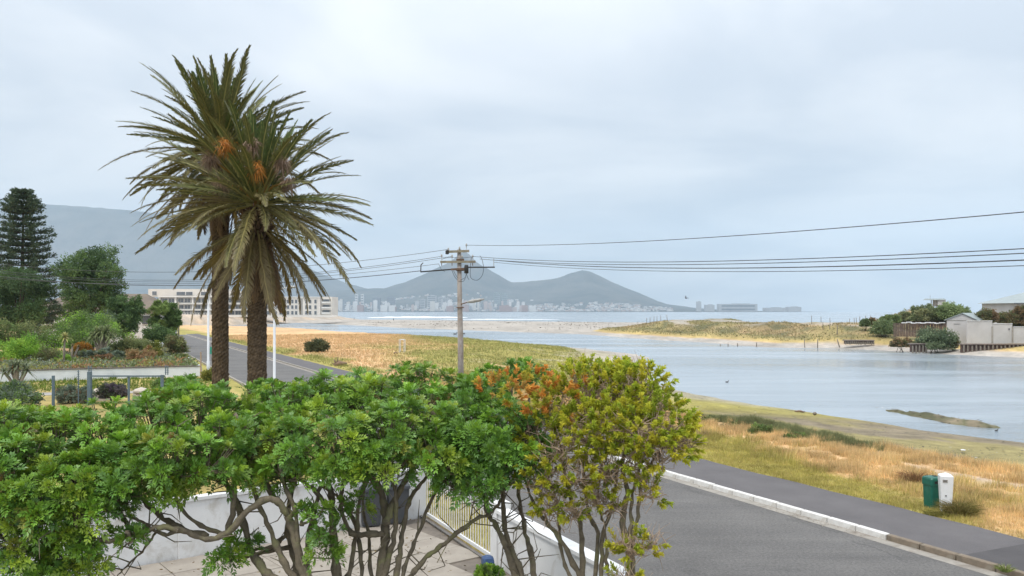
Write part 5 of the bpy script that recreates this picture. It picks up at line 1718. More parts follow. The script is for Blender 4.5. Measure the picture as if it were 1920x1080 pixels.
boulder('stone', 1528, 778, 56.0, 8, 6, 'weedy dark stone at the waterline of the flat', 8, 'pile')

# ------------------------------------------------------------------ neighbour's frontage: blue metal posts, stone piers
M['blue_metal'] = plain('blue_metal', (0.115, 0.165, 0.205), (0.09, 0.135, 0.17), 0.5, 3.0)
M['pier'] = plain('stone_pier', (0.56, 0.50, 0.42), (0.44, 0.39, 0.33), 0.9, 2.0, 0.5, 10)
fy = 49.0
fr_ = thing('gate_fence', (rx(205, fy), fy, 0), 'blue grey metal gate frame with long top rail before the piers', 'fence')
for (px, w, tp_) in ((168, 0.20, 697), (241.5, 0.10, 706), (304, 0.14, 703)):
    mb = MB(); mb.box((rx(px, fy), fy, rz_(tp_, fy) / 2), (w, w, rz_(tp_, fy))); mb.build('post', M['blue_metal'], fr_)
mb = MB(); mb.box((rx(238, fy), fy - 0.06, rz_(705, fy)), (rx(309, fy) - rx(167, fy), 0.06, 0.08)); mb.build('top_rail', M['blue_metal'], fr_)
for px in (166, 170, 310, 314):
    mb = MB(); mb.tube([(rx(px, fy), fy + 0.05, rz_(703, fy)), (rx(px, fy), fy + 0.05, rz_(686, fy))], 0.03, 6); mb.build('finial_rod', M['blue_metal'], fr_)
    for q in range(3):
        mb = MB(); mb.box((rx(px, fy), fy + 0.05, rz_(690 + q * 4, fy)), (0.1, 0.06, 0.03)); mb.build('rung', M['blue_metal'], fr_)
mb = MB(); mb.box((rx(117.5, fy), fy - 1, 0.75), (0.12, 0.12, rz_(699, fy - 1) + 0.2)); tag(mb.build('metal_post', M['blue_metal'], loc=(rx(117.5, fy), fy - 1, 0)), 'single blue grey metal post below the tall aloe', 'post')
mb = MB(); mb.tube([(rx(147, fy), fy, 0), (rx(147, fy), fy, rz_(694, fy))], 0.03, 6)
for q in range(7):
    mb.lathe((rx(147, fy), fy, rz_(725 - q * 4.5, fy)), [(0.02, 0), (0.07, 0.04), (0.02, 0.08)], 6)
tag(mb.build('plant_stake', M['blue_metal'], loc=(rx(147, fy), fy, 0)), 'thin knobbly dark stake between the blue posts', 'post')
for (px, lab) in ((188, 'pale stone pier with rounded cap, nearer the thick blue post'), (265, 'pale stone pier with rounded cap, under the middle of the rail')):
    Y = 51.5; x = rx(px, Y)
    o = thing('stone_pier', (x, Y, 0), lab, 'pier', 'stone gate piers')
    mb = MB(); mb.box((x, Y, 0.25), (0.82, 0.82, 0.6), taper=0.86); mb.build('shaft', M['pier'], o)
    mb = MB(); mb.lathe((x, Y, 0.56), [(0.44, 0), (0.48, 0.06), (0.46, 0.16), (0.34, 0.24), (0.12, 0.30), (0.05, 0.34)], 14); mb.build('cap', M['pier'], o)
mb = MB(); mb.bbox((rx(275, 51), 50.8, 0.30), (0.5, 0.3, 0.42), 0.03); tag(mb.build('meter_box', M['galv'], loc=(rx(275, 51), 50.8, 0)), 'grey meter box in front of the second stone pier', 'box')

# ------------------------------------------------------------------ courtyard: side wall, street wall, sliding gate, slabs, bins
wA, wB = np.array((-2.35, 22.85)), np.array((-12.5, 14.9))
side = thing('courtyard_wall', (wA[0], wA[1], 0), 'white plastered courtyard side wall behind the tree stems', 'wall')
dd = wB - wA; Ls = np.linalg.norm(dd); ua = dd / Ls; aa = math.atan2(dd[1], dd[0]); na2 = np.array((-ua[1], ua[0]))
nb_ = 4
for k in range(nb_):
    q0, q1 = Ls * k / nb_, Ls * (k + 1) / nb_
    c = wA + ua * (q0 + q1) / 2 + na2 * (0.06 if k % 2 else 0.0)
    hgt = 1.24 + 0.05 * k
    mb = MB(); mb.box((c[0], c[1], hgt / 2), (q1 - q0 - 0.004, 0.22, hgt), aa); bay = mb.build('wall_bay', M['white_wall'], side)
    mb = MB(); mb.box((c[0], c[1], hgt + 0.035), (q1 - q0 - 0.006, 0.30, 0.07), aa); mb.build('coping', M['white_wall'], bay)
sA, sB = np.array((-0.22, 18.4)), np.array((2.75, 12.0))
street = thing('street_wall', (sA[0], sA[1], 0), 'low white street wall behind the yellow green shrub stems', 'wall')
dd = sB - sA; L3 = np.linalg.norm(dd); a3_ = math.atan2(dd[1], dd[0]); c = (sA + sB) / 2
mb = MB(); mb.box((c[0], c[1], 0.58), (L3, 0.20, 1.16), a3_); mb.build('wall_face', M['white_wall'], street)
mb = MB(); mb.box((c[0], c[1], 1.195), (L3 + 0.06, 0.30, 0.07), a3_); mb.build('coping', M['white_paint'], street)
mb = MB(); mb.box((sA[0] - 0.03, sA[1] + 0.14, 0.68), (0.34, 0.34, 1.36), a3_); mb.build('gate_pillar', M['white_wall'], street)
gA, gB = np.array((-2.28, 22.75)), np.array((-0.42, 18.75))
gate = thing('sliding_gate', (gA[0], gA[1], 0), 'white sliding gate of thin vertical bars along the street side', 'gate')
dd = gB - gA; Lg = np.linalg.norm(dd); ug = dd / Lg; ag = math.atan2(dd[1], dd[0]); c = (gA + gB) / 2
for (z, h_) in ((0.10, 0.08), (1.30, 0.06)):
    mb = MB(); mb.box((c[0], c[1], z), (Lg, 0.05, h_), ag); mb.build('rail', M['white_paint'], gate)
mb = MB(); mb.box((0, 0, 0.70), (0.017, 0.017, 1.13)); s0 = mb.build('bar', M['white_paint'], gate, local=True)
nbar = 29
for k in range(nbar):
    o = s0 if k == 0 else s0.copy()
    if k: COL.objects.link(o)
    p_ = ug * Lg * (k + 0.5) / nbar
    o.location = (p_[0], p_[1], 0); o.rotation_euler = (0, 0, ag)
M['track'] = plain('gate_track', (0.10, 0.10, 0.10), (0.16, 0.14, 0.12), 0.6, 6.0)
mb = MB(); c2 = c + np.array((-0.16, -0.08)); mb.box((c2[0], c2[1], 0.06), (Lg, 0.06, 0.035), ag); mb.build('floor_track', M['track'], gate)
# paving slabs, each its own piece
M['slab'] = plain('paving_slab', (0.36, 0.32, 0.27), (0.29, 0.255, 0.215), 0.9, 1.6, 0.15, 30, stain=(0.23, 0.195, 0.155), sscale=0.8)
M['joint'] = plain('paving_joint', (0.20, 0.17, 0.14), (0.14, 0.12, 0.10), 0.95, 4.0)
inner = [tuple(wA + np.array((0.1, -0.14))), tuple(wB + np.array((0.1, -0.1))), (-14, 4.0), (5.6, 4.0), tuple(sB - np.array((0.12, 0))), tuple(sA - np.array((0.12, 0.02))), tuple(gB - np.array((0.05, 0)))]
mb = MB(); mb.prism(inner, -0.2, 0.02); court = tag(mb.build('courtyard', M['joint']), kind='structure')
SL = 0.98
mb = MB(); mb.bbox((0, 0, 0), (SL - 0.022, SL - 0.022, 0.05), 0.006); sl0 = None
ex = -ua; ey = np.array((ex[1], -ex[0]))
ipoly = [np.array(p_) for p_ in inner]
for a_ in range(-2, 14):
    for b_ in range(-2, 9):
        cc = wA + np.array((0.1, -0.14)) - ex * (SL * (a_ + 0.5 + 0.0)) + ey * (SL * (b_ + 0.5))
        if cc[1] < 13.5: continue
        d_ = sdist(np.array([cc[0]]), np.array([cc[1]]), inner)[0]
        if d_ < 0.42: continue
        if sl0 is None:
            sl0 = o = mb.build('paving_slab', M['slab'], court, local=True)
        else:
            o = sl0.copy(); COL.objects.link(o)
        o.location = (cc[0], cc[1], 0.027 + random.uniform(-0.003, 0.003)); o.rotation_euler = (random.uniform(-.003, .003), random.uniform(-.003, .003), aa)
# wheeled bins
M['bin_grey'] = plain('bin_grey', (0.055, 0.06, 0.07), (0.045, 0.05, 0.058), 0.5, 4.0)
def wheelie(px, Y, rz, label):
    x = rx(px, Y)
    o = thing('wheelie_bin', (x, Y, 0.05), label, 'bin', 'courtyard wheeled bins', rz)
    mb = MB(); loft(mb, [(rounded(0.44, 0.50, 0.04), 0.04), (rounded(0.46, 0.52, 0.04), 0.10), (rounded(0.55, 0.68, 0.04), 0.92)]); mb.build('body', M['bin_grey'], o, local=True)
    mb = MB(); loft(mb, [(rounded(0.60, 0.74, 0.05), 0.925), (rounded(0.60, 0.74, 0.05), 0.955)]); mb.build('rim', M['bin_grey'], o, local=True)
    mb = MB(); loft(mb, [(rounded(0.60, 0.74, 0.05), 0.96), (rounded(0.58, 0.72, 0.05), 1.0), (rounded(0.44, 0.56, 0.08), 1.045)]); ld = mb.build('lid', M['bin_grey'], o, local=True)
    mb = MB(); mb.tube([(-0.24, 0.41, 0.98), (0.24, 0.41, 0.98)], 0.018, 7); mb.build('handle', M['bin_grey'], ld, local=True)
    for s_ in (-1, 1):
        mb = MB(); mb.tube([(s_ * 0.25, 0.24, 0.10), (s_ * 0.29, 0.24, 0.10)], 0.10, 14); mb.build('wheel', M['black'], o, local=True)
    return o
wheelie(694, 21.7, 0.3, 'dark grey wheelie bin with lid, standing further from the gate')
wheelie(745, 22.0, 0.25, 'dark grey wheelie bin with lid, standing nearer the gate')
M['blue_box'] = plain('blue_box', (0.03, 0.075, 0.19), (0.025, 0.06, 0.15), 0.5, 6.0)
gmx, gmy = -0.50, 17.6
gm = thing('gate_motor', (gmx, gmy, 0.05), 'small blue gate motor housing at the end of the track', 'gate motor', rz=0.2)
mb = MB(); loft(mb, [(rounded(0.24, 0.30, 0.04), 0.0), (rounded(0.24, 0.30, 0.04), 0.30), (rounded(0.22, 0.26, 0.06), 0.37), (rounded(0.12, 0.16, 0.05), 0.40)]); mb.build('housing', M['blue_box'], gm, local=True)
mb = MB(); mb.box((0, 0, 0.01), (0.36, 0.42, 0.03)); mb.build('base_plate', M['concrete'], gm, local=True)

# ------------------------------------------------------------------ birds and walkers
M['bird'] = plain('bird_dark', (0.10, 0.10, 0.10), (0.06, 0.06, 0.06), 0.8, 8.0)
gl = at(1286, 559, 150)
mb = MB()
mb.lathe((0, 0, 0), [(0.01, -0.22), (0.06, -0.12), (0.08, 0.0), (0.05, 0.14), (0.01, 0.22)], 8)
V_ = np.concatenate(mb.V); mb.V = [np.stack([V_[:, 2], V_[:, 1], V_[:, 0]], -1)]
for s_ in (-1, 1):
    mb.add([(0.09, 0, 0.02), (-0.09, 0, 0.02), (-0.05, s_ * 0.30, 0.22), (0.10, s_ * 0.28, 0.24), (-0.16, s_ * 0.62, 0.10)], Q=[(0, 1, 2, 3)], T=[(3, 2, 4)])
g_ = mb.build('seagull', M['bird'], loc=None); g_.location = tuple(gl); g_.rotation_euler = (0.5, 0.3, 0.6); g_.scale = (1.3, 1.3, 1.3)
tag(g_, 'dark seagull flying over the bay beside the far hill', 'bird')
def duck(px, py, label, group=None, rz=0.0, sc_=0.75):
    x, y = W(px, py)
    mb = MB()
    n_ = 10
    t = np.linspace(-0.25, 0.25, 9)
    r_ = np.array([0.01, 0.06, 0.09, 0.105, 0.11, 0.10, 0.08, 0.05, 0.01])
    mb.tube(np.c_[t, t * 0, 0.05 + 0.03 * (t < -0.15)], r_, n_)
    mb.tube([(0.17, 0, 0.08), (0.22, 0, 0.17), (0.23, 0, 0.23), (0.30, 0, 0.24), (0.36, 0, 0.23)], [0.05, 0.035, 0.045, 0.035, 0.008], 7)
    o = mb.build('water_bird', M['bird'], smooth=True); o.location = (x, y, WATER_Z); o.rotation_euler = (0, 0, rz); o.scale = (sc_,) * 3
    return tag(o, label, 'bird', group)
duck(1363, 717, 'dark water bird floating mid lagoon, alone', None, 0.4)
duck(853, 627, 'dark water bird near the sand bar, closer to the wooden pole', None, 0.2, 2.2)
duck(869, 626.3, 'dark water bird near the sand bar, just past the wooden pole', None, 2.8, 2.2)
duck(1868, 808, 'small bird at the tip of the mud islet', None, 0.3, 0.5)
# two walkers on the beach: one skinned body each
M['clothes'] = vertex_mat('walker', 0.9, 0, 0.05, 4.0, 0.2)
def walker(px, Y, label, col, seed):
    x = rx(px, Y); z = gz_at(x, Y)
    J = {'pel': (0, 0, .95), 'ch': (0, 0, 1.3), 'nk': (0, 0, 1.48), 'hd': (0.02, 0, 1.62), 'tp': (0.02, 0, 1.74),
         'kl': (.12, .1, .5), 'fl': (.02, .11, .05), 'tl': (.16, .12, .03), 'kr': (-.02, -.1, .5), 'fr': (-.22, -.11, .06), 'tr': (-.08, -.12, .03),
         'sl': (0, .19, 1.4), 'el': (-.06, .24, 1.12), 'hl': (.06, .25, .88), 'sr': (0, -.19, 1.4), 'er': (.04, -.25, 1.12), 'hr': (.16, -.24, .92)}
    E = [('pel', 'ch'), ('ch', 'nk'), ('nk', 'hd'), ('hd', 'tp'), ('pel', 'kl'), ('kl', 'fl'), ('fl', 'tl'), ('pel', 'kr'), ('kr', 'fr'), ('fr', 'tr'),
         ('ch', 'sl'), ('sl', 'el'), ('el', 'hl'), ('ch', 'sr'), ('sr', 'er'), ('er', 'hr')]
    Rd = dict(pel=.15, ch=.16, nk=.06, hd=.10, tp=.07, kl=.075, fl=.05, tl=.04, kr=.075, fr=.05, tr=.04, sl=.07, el=.05, hl=.04, sr=.07, er=.05, hr=.04)
    ks = list(J)
    me = bpy.data.meshes.new('person')
    me.from_pydata([J[k] for k in ks], [(ks.index(a), ks.index(b)) for a, b in E], [])
    ca = me.color_attributes.new('Col', 'FLOAT_COLOR', 'POINT')
    for q, k in enumerate(ks):
        ca.data[q].color = ((.35, .22, .16, 1) if k in ('nk', 'hd', 'hl', 'hr') else (.05, .04, .03, 1) if k == 'tp' else (.05, .06, .09, 1) if k[0] in 'kft' else tuple(col) + (1,))
    o = bpy.data.objects.new('person', me); COL.objects.link(o)
    md = o.modifiers.new('skin', 'SKIN')
    for q, k in enumerate(ks):
        me.skin_vertices[0].data[q].radius = (Rd[k], Rd[k])
    me.skin_vertices[0].data[0].use_root = True
    o.modifiers.new('sub', 'SUBSURF').levels = 1
    me.materials.append(M['clothes'])
    o.location = (x, Y, z); o.rotation_euler = (0, 0, seed)
    return tag(o, label, 'person')
walker(664, 590, 'person in dark clothes walking on the beach by the apartment point', (.06, .06, .07), 0.3)
walker(738, 520, 'person in grey top standing on the sand bar left of the pole', (.2, .2, .22), 2.4)
# ------------------------------------------------------------------ courtyard trees in front
M['leaf_thin'] = vertex_mat('leaf_thin', 0.5, 0.55, 0.10, 30, 0.4)
def smooth_path(P, k=6):
    P = np.asarray(P, float)
    if len(P) < 3: return P
    Q = np.concatenate([[2 * P[0] - P[1]], P, [2 * P[-1] - P[-2]]])
    out = []
    for i_ in range(1, len(Q) - 2):
        p0, p1, p2, p3 = Q[i_ - 1:i_ + 3]
        for t in np.linspace(0, 1, k, endpoint=False):
            out.append(0.5 * (2 * p1 + (p2 - p0) * t + (2 * p0 - 5 * p1 + 4 * p2 - p3) * t * t + (3 * p1 - p0 - 3 * p2 + p3) * t ** 3))
    out.append(P[-1])
    return np.array(out)


def limb(mb, P, r0, r1, rng, n=9):
    S = smooth_path(P)
    S[1:-1] += rng.normal(size=(len(S) - 2, 3)) * 0.008
    r = np.linspace(r0, r1, len(S)) * (1 + 0.15 * rng.normal(size=len(S)))
    mb.tube(S, np.maximum(r, 0.006), n)
    return S


def px_path(pts, Y, dY=0.0):
    k = len(pts)
    return np.array([at(p_[0], p_[1], Y + dY * (i_ / max(k - 1, 1))) for i_, p_ in enumerate(pts)])


# pinnate leaf template: leaflets along a rachis
def rosettes(mb, Cn, Ax, size, cols, rng, leaves=15, pairs=4):
    """whorls of pinnate leaves at branch tips; Cn centres, Ax axes"""
    n_ = len(Cn)
    ref = nrm(np.cross(Ax, rng.normal(size=(n_, 3))))
    bi = np.cross(Ax, ref)
    k = np.arange(leaves)
    th = (k * 2.39996)[None, :] + rng.uniform(0, 6.28, (n_, 1)) + rng.normal(size=(n_, leaves)) * 0.15
    phi = np.radians(6 + 80 * ((k + 0.5) / leaves) ** 0.8)[None, :] + rng.normal(size=(n_, leaves)) * 0.12
    rad = ref[:, None] * np.cos(th)[..., None] + bi[:, None] * np.sin(th)[..., None]
    D = nrm(Ax[:, None] * np.cos(phi)[..., None] + rad * np.sin(phi)[..., None])
    Lf = size[:, None] * (0.72 + 0.38 * (k / leaves))[None, :] * rng.uniform(0.85, 1.15, (n_, leaves))
    # tip leaves are younger and lighter, highlight contrast also put into their colour
    young = np.clip(1 - phi / 1.25, 0, 1)[..., None]
    base = cols[:, None] * np.ones((1, leaves, 1))
    Cl = base * (1 - 0.75 * young) + (base * np.array((1.9, 1.5, 1.1)) + np.array((0.03, 0.04, 0.0))) * 0.75 * young
    Cl = Cl * rng.uniform(0.82, 1.18, (n_, leaves, 1))
    P = np.repeat(Cn[:, None], leaves, 1).reshape(-1, 3); D = D.reshape(-1, 3); Lf = Lf.reshape(-1); Cl = Cl.reshape(-1, 3)
    nrml = nrm(np.cross(np.cross(D, np.repeat(Ax[:, None], leaves, 1).reshape(-1, 3)), D) + 1e-4)
    S = nrm(np.cross(D, nrml))
    down = np.array((0, 0, -1.0))
    for t in np.linspace(0.30, 0.86, pairs):
        p0 = P + D * (Lf * t)[:, None] + down * (Lf * 0.16 * t * t)[:, None]
        for sg in (-1, 1):
            b = np.radians(50 - 12 * t)
            d = nrm(D * math.cos(b) + S * sg * math.sin(b) + nrml * 0.22 + rng.normal(size=D.shape) * 0.10)
            leaf_quads(mb, p0, d, Lf * (0.46 - 0.16 * t), Lf * 0.145, Cl, rng, fold=nrml + rng.normal(size=D.shape) * 0.15, droop=0.10)
    p0 = P + D * (Lf * 0.86)[:, None] + down * (Lf * 0.12)[:, None]
    leaf_quads(mb, p0, D, Lf * 0.36, Lf * 0.14, Cl, rng, fold=nrml, droop=0.15)
    return mb


def lobe_points(lobes, rng, dens, up_bias=0.25, lowcut=-0.55):
    Cn, Ax, ID = [], [], []
    for q, (c, r) in enumerate(lobes):
        n_ = max(4, int(dens * r * r))
        d = sphere_dirs(n_ * 2, rng)
        d = d[d[:, 2] > lowcut][:n_]
        rr_ = r * rng.uniform(0.78, 1.12, (len(d), 1))
        P = c + d * rr_ * np.array((1, 1, 0.8))
        # drop points buried deep inside another lobe
        keep = np.ones(len(P), bool)
        for q2, (c2, r2) in enumerate(lobes):
            if q2 != q:
                keep &= np.linalg.norm((P - c2) / np.array((1, 1, 0.8)), axis=1) > r2 * 0.62
        Cn.append(P[keep]); Ax.append(nrm(d[keep] + np.array((0, -0.05, up_bias + 0.25)))); ID += [q] * int(keep.sum())
    return np.concatenate(Cn), np.concatenate(Ax), np.array(ID)


def courtyard_tree(name, label, base, stems, lobes, Y, seed, col_set, dens=168, size=0.172, dy_=0.0):
    rng = np.random.default_rng(seed)
    o = thing(name, base, label, 'tree', 'courtyard trees')
    tr = MB(); nodes = []
    for (pts, r0, r1, dY) in stems:
        P = px_path(pts, Y, dY)
        if pts[0][1] > 1075:
            P = np.concatenate([[np.array(base) + (0.25 * (P[0][0] - base[0]), 0, -0.1)], [np.array(base) * 0.55 + P[0] * 0.45 + (0, 0, -0.1)], P])
        S = limb(tr, P, r0, r1, rng)
        nodes.append(S[len(S) // 3:])
    nodes = np.concatenate(nodes)
    L = [(at(x_, y_ + (dy_ if y_ < 900 else dy_ * 0.3), Y + d_), r_ / FPX * Y) for (x_, y_, r_, d_) in lobes]
    # limbs into every lobe
    br = MB(); hub = []
    for c, r in L:
        cand = nodes - c
        w = np.linalg.norm(cand, axis=1) + 1.5 * np.clip(nodes[:, 2] - c[2], 0, None)
        a = nodes[np.argmin(w)]
        inner_ = c - np.array((0, 0, 0.35 * r))
        mid_ = a * 0.5 + inner_ * 0.5 + rng.normal(size=3) * 0.08 + np.array((0, 0, -0.05))
        d_ = np.linalg.norm(inner_ - a)
        limb(br, [a, mid_, inner_], min(0.05, 0.018 + 0.02 * d_), 0.016, rng, 6)
        hub.append(inner_)
    Cn, Ax, ID = lobe_points(L, rng, dens)
    for c, a, q in zip(Cn, Ax, ID):
        h = hub[q]
        br.tube([h, h * 0.45 + c * 0.55 - np.array((0, 0, 0.04)), c], [0.012, 0.009, 0.006], 4, cap=False)
    tr.build('trunk', M['bark'], o, smooth=True)
    tag(br.build('branches', M['bark'], o, smooth=True), kind='stuff')
    # bare dead twigs hanging under the crown
    tw = MB()
    for k in range(60):
        a = nodes[int(rng.integers(len(nodes)))]
        d = nrm(rng.normal(size=3) + np.array((0, -0.2, 0.1)))
        b = a + d * rng.uniform(0.15, 0.4); c = b + nrm(d + rng.normal(size=3) * 0.7) * rng.uniform(0.1, 0.3)
        tw.tube([a, b, c], [0.010, 0.007, 0.003], 4, cap=False)
    tag(tw.build('dead_twigs', M['bark'], o), kind='stuff')
    cs = np.array(col_set)[rng.integers(len(col_set), size=len(Cn))] * rng.uniform(0.72, 1.22, (len(Cn), 1))
    worn = rng.uniform(size=len(Cn))
    cs[worn < 0.03] = (0.24, 0.29, 0.05)
    cs[worn < 0.006] = (0.22, 0.17, 0.06)
    mb = MB(); rosettes(mb, Cn, Ax, size * rng.uniform(0.6, 1.25, len(Cn)), cs, rng)
    # inner leaves fill the crown, darkened to paint in its interior shade
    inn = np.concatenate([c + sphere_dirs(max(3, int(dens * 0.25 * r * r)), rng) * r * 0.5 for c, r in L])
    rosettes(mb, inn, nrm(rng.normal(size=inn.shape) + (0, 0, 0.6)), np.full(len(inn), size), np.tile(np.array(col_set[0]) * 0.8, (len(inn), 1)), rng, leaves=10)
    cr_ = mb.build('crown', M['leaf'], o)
    return o


LG = [(0.15, 0.315, 0.042), (0.175, 0.36, 0.044), (0.12, 0.265, 0.05), (0.20, 0.365, 0.044), (0.25, 0.385, 0.048)]
A_st = [([(575, 1120), (552, 1010), (540, 965), (513, 932), (488, 880), (470, 820), (440, 775)], 0.07, 0.03, 0.6),
        ([(540, 965), (513, 935), (470, 955), (426, 999), (387, 1012), (345, 996), (299, 989), (246, 1003), (197, 1013), (150, 990), (110, 950), (70, 900)], 0.046, 0.020, -0.8),
        ([(387, 1008), (338, 990), (303, 970), (271, 940), (230, 890), (180, 830)], 0.045, 0.02, 0.4),
        ([(545, 1120), (500, 1075), (470, 1030), (450, 960), (420, 900), (380, 840), (330, 790)], 0.075, 0.025, 0.9),
        ([(426, 999), (440, 930), (430, 860), (400, 800)], 0.04, 0.02, 0.3),
        ([(246, 1003), (225, 960), (190, 920), (150, 880)], 0.03, 0.015, 0.2),
        ([(299, 989), (270, 1030), (240, 1060), (215, 1085)], 0.018, 0.008, -0.3),
        ([(197, 1013), (160, 1040), (120, 1060)], 0.02, 0.008, -0.2),
        ([(565, 1120), (530, 1050), (505, 990), (480, 930), (470, 870), (500, 810)], 0.06, 0.02, 0.5),
        ([(415, 1000), (360, 975), (330, 930), (340, 880), (320, 830)], 0.03, 0.015, 0.1),
        ([(345, 996), (300, 1000), (262, 975), (225, 965), (180, 940)], 0.028, 0.012, -0.3),
        ([(590, 1120), (560, 1040), (555, 960), (530, 900), (520, 840)], 0.05, 0.02, 0.3)]
A_lb = [(25, 870, 85, -0.4), (60, 945, 72, -0.6), (15, 800, 75, 0.3), (110, 815, 85, 0.2), (110, 895, 85, -0.4), (165, 940, 55, -0.5), (35, 1005, 55, -0.6), (125, 1035, 42, -0.5),
        (-40, 900, 80, -0.2), (-50, 830, 80, 0.3), (200, 795, 85, 0.5), (215, 870, 85, -0.1), (295, 775, 85, 0.8), (305, 850, 80, 0.0), (375, 765, 78, 1.0), (385, 840, 75, 0.2),
        (450, 800, 72, 0.6), (235, 905, 46, -0.4), (300, 850, 52, -0.3), (390, 835, 52, -0.2), (195, 895, 55, -0.4), (330, 840, 60, -0.3), (150, 870, 60, -0.4), (160, 1000, 36, -0.5), (60, 790, 60, 0.9), (340, 725, 55, 1.6), (430, 735, 55, 1.5),
        (250, 1000, 14, -0.6), (30, 1045, 46, -0.5), (100, 1065, 36, -0.5), (-20, 965, 60, -0.4), (95, 985, 48, -0.6), (165, 1045, 26, -0.5), (150, 930, 50, -0.4)]
courtyard_tree('pinnate_tree', 'low spreading green tree with a long crooked limb reaching across the white wall', (-2.6, 11.0, 0.0), A_st, A_lb, 11.0, 51, LG, dy_=30)
B_st = [([(712, 1160), (715, 1080), (722, 1000), (720, 940), (690, 880), (650, 830), (610, 780)], 0.10, 0.03, 0.5),
        ([(722, 985), (735, 950), (760, 900), (790, 840), (820, 780)], 0.055, 0.022, 0.6),
        ([(632, 1160), (630, 1080), (625, 1000), (622, 940), (610, 870), (590, 800)], 0.085, 0.03, 0.4),
        ([(718, 1000), (680, 1002), (652, 992), (640, 930), (655, 860), (680, 800)], 0.045, 0.02, 0.3),
        ([(738, 1120), (750, 1037), (757, 980), (772, 930), (800, 895), (830, 850)], 0.05, 0.02, 0.6),
        ([(750, 1120), (762, 1055), (785, 1000), (812, 930), (840, 880)], 0.045, 0.02, 0.6),
        ([(752, 1120), (768, 1085), (800, 1045), (832, 1022), (855, 1000), (890, 975), (922, 960), (945, 930)], 0.045, 0.022, 0.5),
        ([(600, 1160), (560, 1080), (540, 1000), (545, 930), (560, 860), (570, 800)], 0.06, 0.022, 0.7),
        ([(702, 1140), (694, 1060), (690, 1000), (680, 950), (690, 880)], 0.035, 0.018, 0.9),
        ([(680, 1150), (678, 1050), (655, 960), (600, 905), (540, 860)], 0.04, 0.018, 0.9),
        ([(700, 1150), (725, 1060), (742, 980), (738, 910), (715, 850)], 0.06, 0.02, 0.2),
        ([(640, 1150), (655, 1070), (668, 1000), (675, 930), (700, 860)], 0.05, 0.02, 0.5),
        ([(590, 1150), (575, 1060), (585, 980), (600, 920), (620, 860)], 0.055, 0.02, 0.1),
        ([(622, 960), (590, 920), (555, 890), (520, 850)], 0.035, 0.018, 0.2)]
B_lb = [(490, 815, 72, 0.2), (540, 745, 78, 1.2), (560, 815, 76, 0.0), (625, 745, 75, 1.2), (640, 815, 85, -0.1), (705, 735, 75, 1.4), (730, 800, 85, 0.1), (790, 705, 66, 2.1),
        (795, 760, 75, 1.0), (815, 825, 72, 0.2), (720, 852, 52, -0.2), (640, 848, 46, -0.3), (480, 850, 50, 0.0), (540, 858, 44, -0.2), (855, 720, 60, 2.0), (760, 690, 45, 2.6),
        (610, 985, 24, -0.4), (592, 955, 24, -0.4), (608, 1018, 20, -0.4), (660, 945, 22, -0.2), (590, 715, 55, 2.0), (680, 705, 50, 2.3), (455, 1015, 24, -0.3), (425, 1035, 22, -0.4),
        (500, 725, 50, 1.9), (850, 770, 60, 0.9)]
courtyard_tree('pinnate_tree', 'middle green courtyard tree with thick upright forked trunk before the bins', (-1.75, 11.5, 0.0), B_st, B_lb, 11.5, 52, LG, dy_=28)
C_st = [([(985, 1140), (963, 1070), (935, 995), (916, 964), (900, 900), (890, 840)], 0.06, 0.022, 0.4),
        ([(992, 1140), (975, 1070), (950, 1007), (944, 954), (940, 880), (945, 810)], 0.065, 0.022, 0.5),
        ([(1000, 1140), (1000, 1060), (985, 1000), (975, 940), (965, 860)], 0.06, 0.02, 0.7)]
C_lb = [(885, 748, 68, 1.2), (945, 792, 56, 0.2), (905, 830, 76, 0.1), (965, 835, 62, 0.0), (990, 790, 36, 0.2), (865, 890, 40, -0.2), (930, 898, 36, -0.3), (985, 855, 36, 0.0), (915, 715, 45, 2.2), (865, 830, 55, 0.3), (895, 885, 45, -0.2),
        (960, 700, 40, 2.6), (1000, 695, 34, 2.9)]
courtyard_tree('pinnate_tree', 'narrow green tree with dark ivied stems against the yellow green shrub', (0.2, 11.8, 0.0), C_st, C_lb, 11.8, 53, [LG[2], LG[0], LG[1], LG[2]], dy_=10)


# ------------------------------------------------------------------ yellow-green shrubs with orange flowers
def sprays(mb, Cn, Ax, size, cols, rng, leaves=46):
    n_ = len(Cn)
    t = rng.uniform(0, 1, (n_, leaves))
    rad = nrm(rng.normal(size=(n_, leaves, 3)))
    P = Cn[:, None] + Ax[:, None] * (t * size[:, None])[..., None]
    D = nrm(Ax[:, None] * 0.9 + rad * 0.75)
    C = cols[:, None] * rng.uniform(0.75, 1.25, (n_, leaves, 1)) * (0.8 + 0.4 * t[..., None])
    leaf_quads(mb, P.reshape(-1, 3), D.reshape(-1, 3), rng.uniform(0.05, 0.085, n_ * leaves), rng.uniform(0.018, 0.028, n_ * leaves), C.reshape(-1, 3), rng)
    return mb


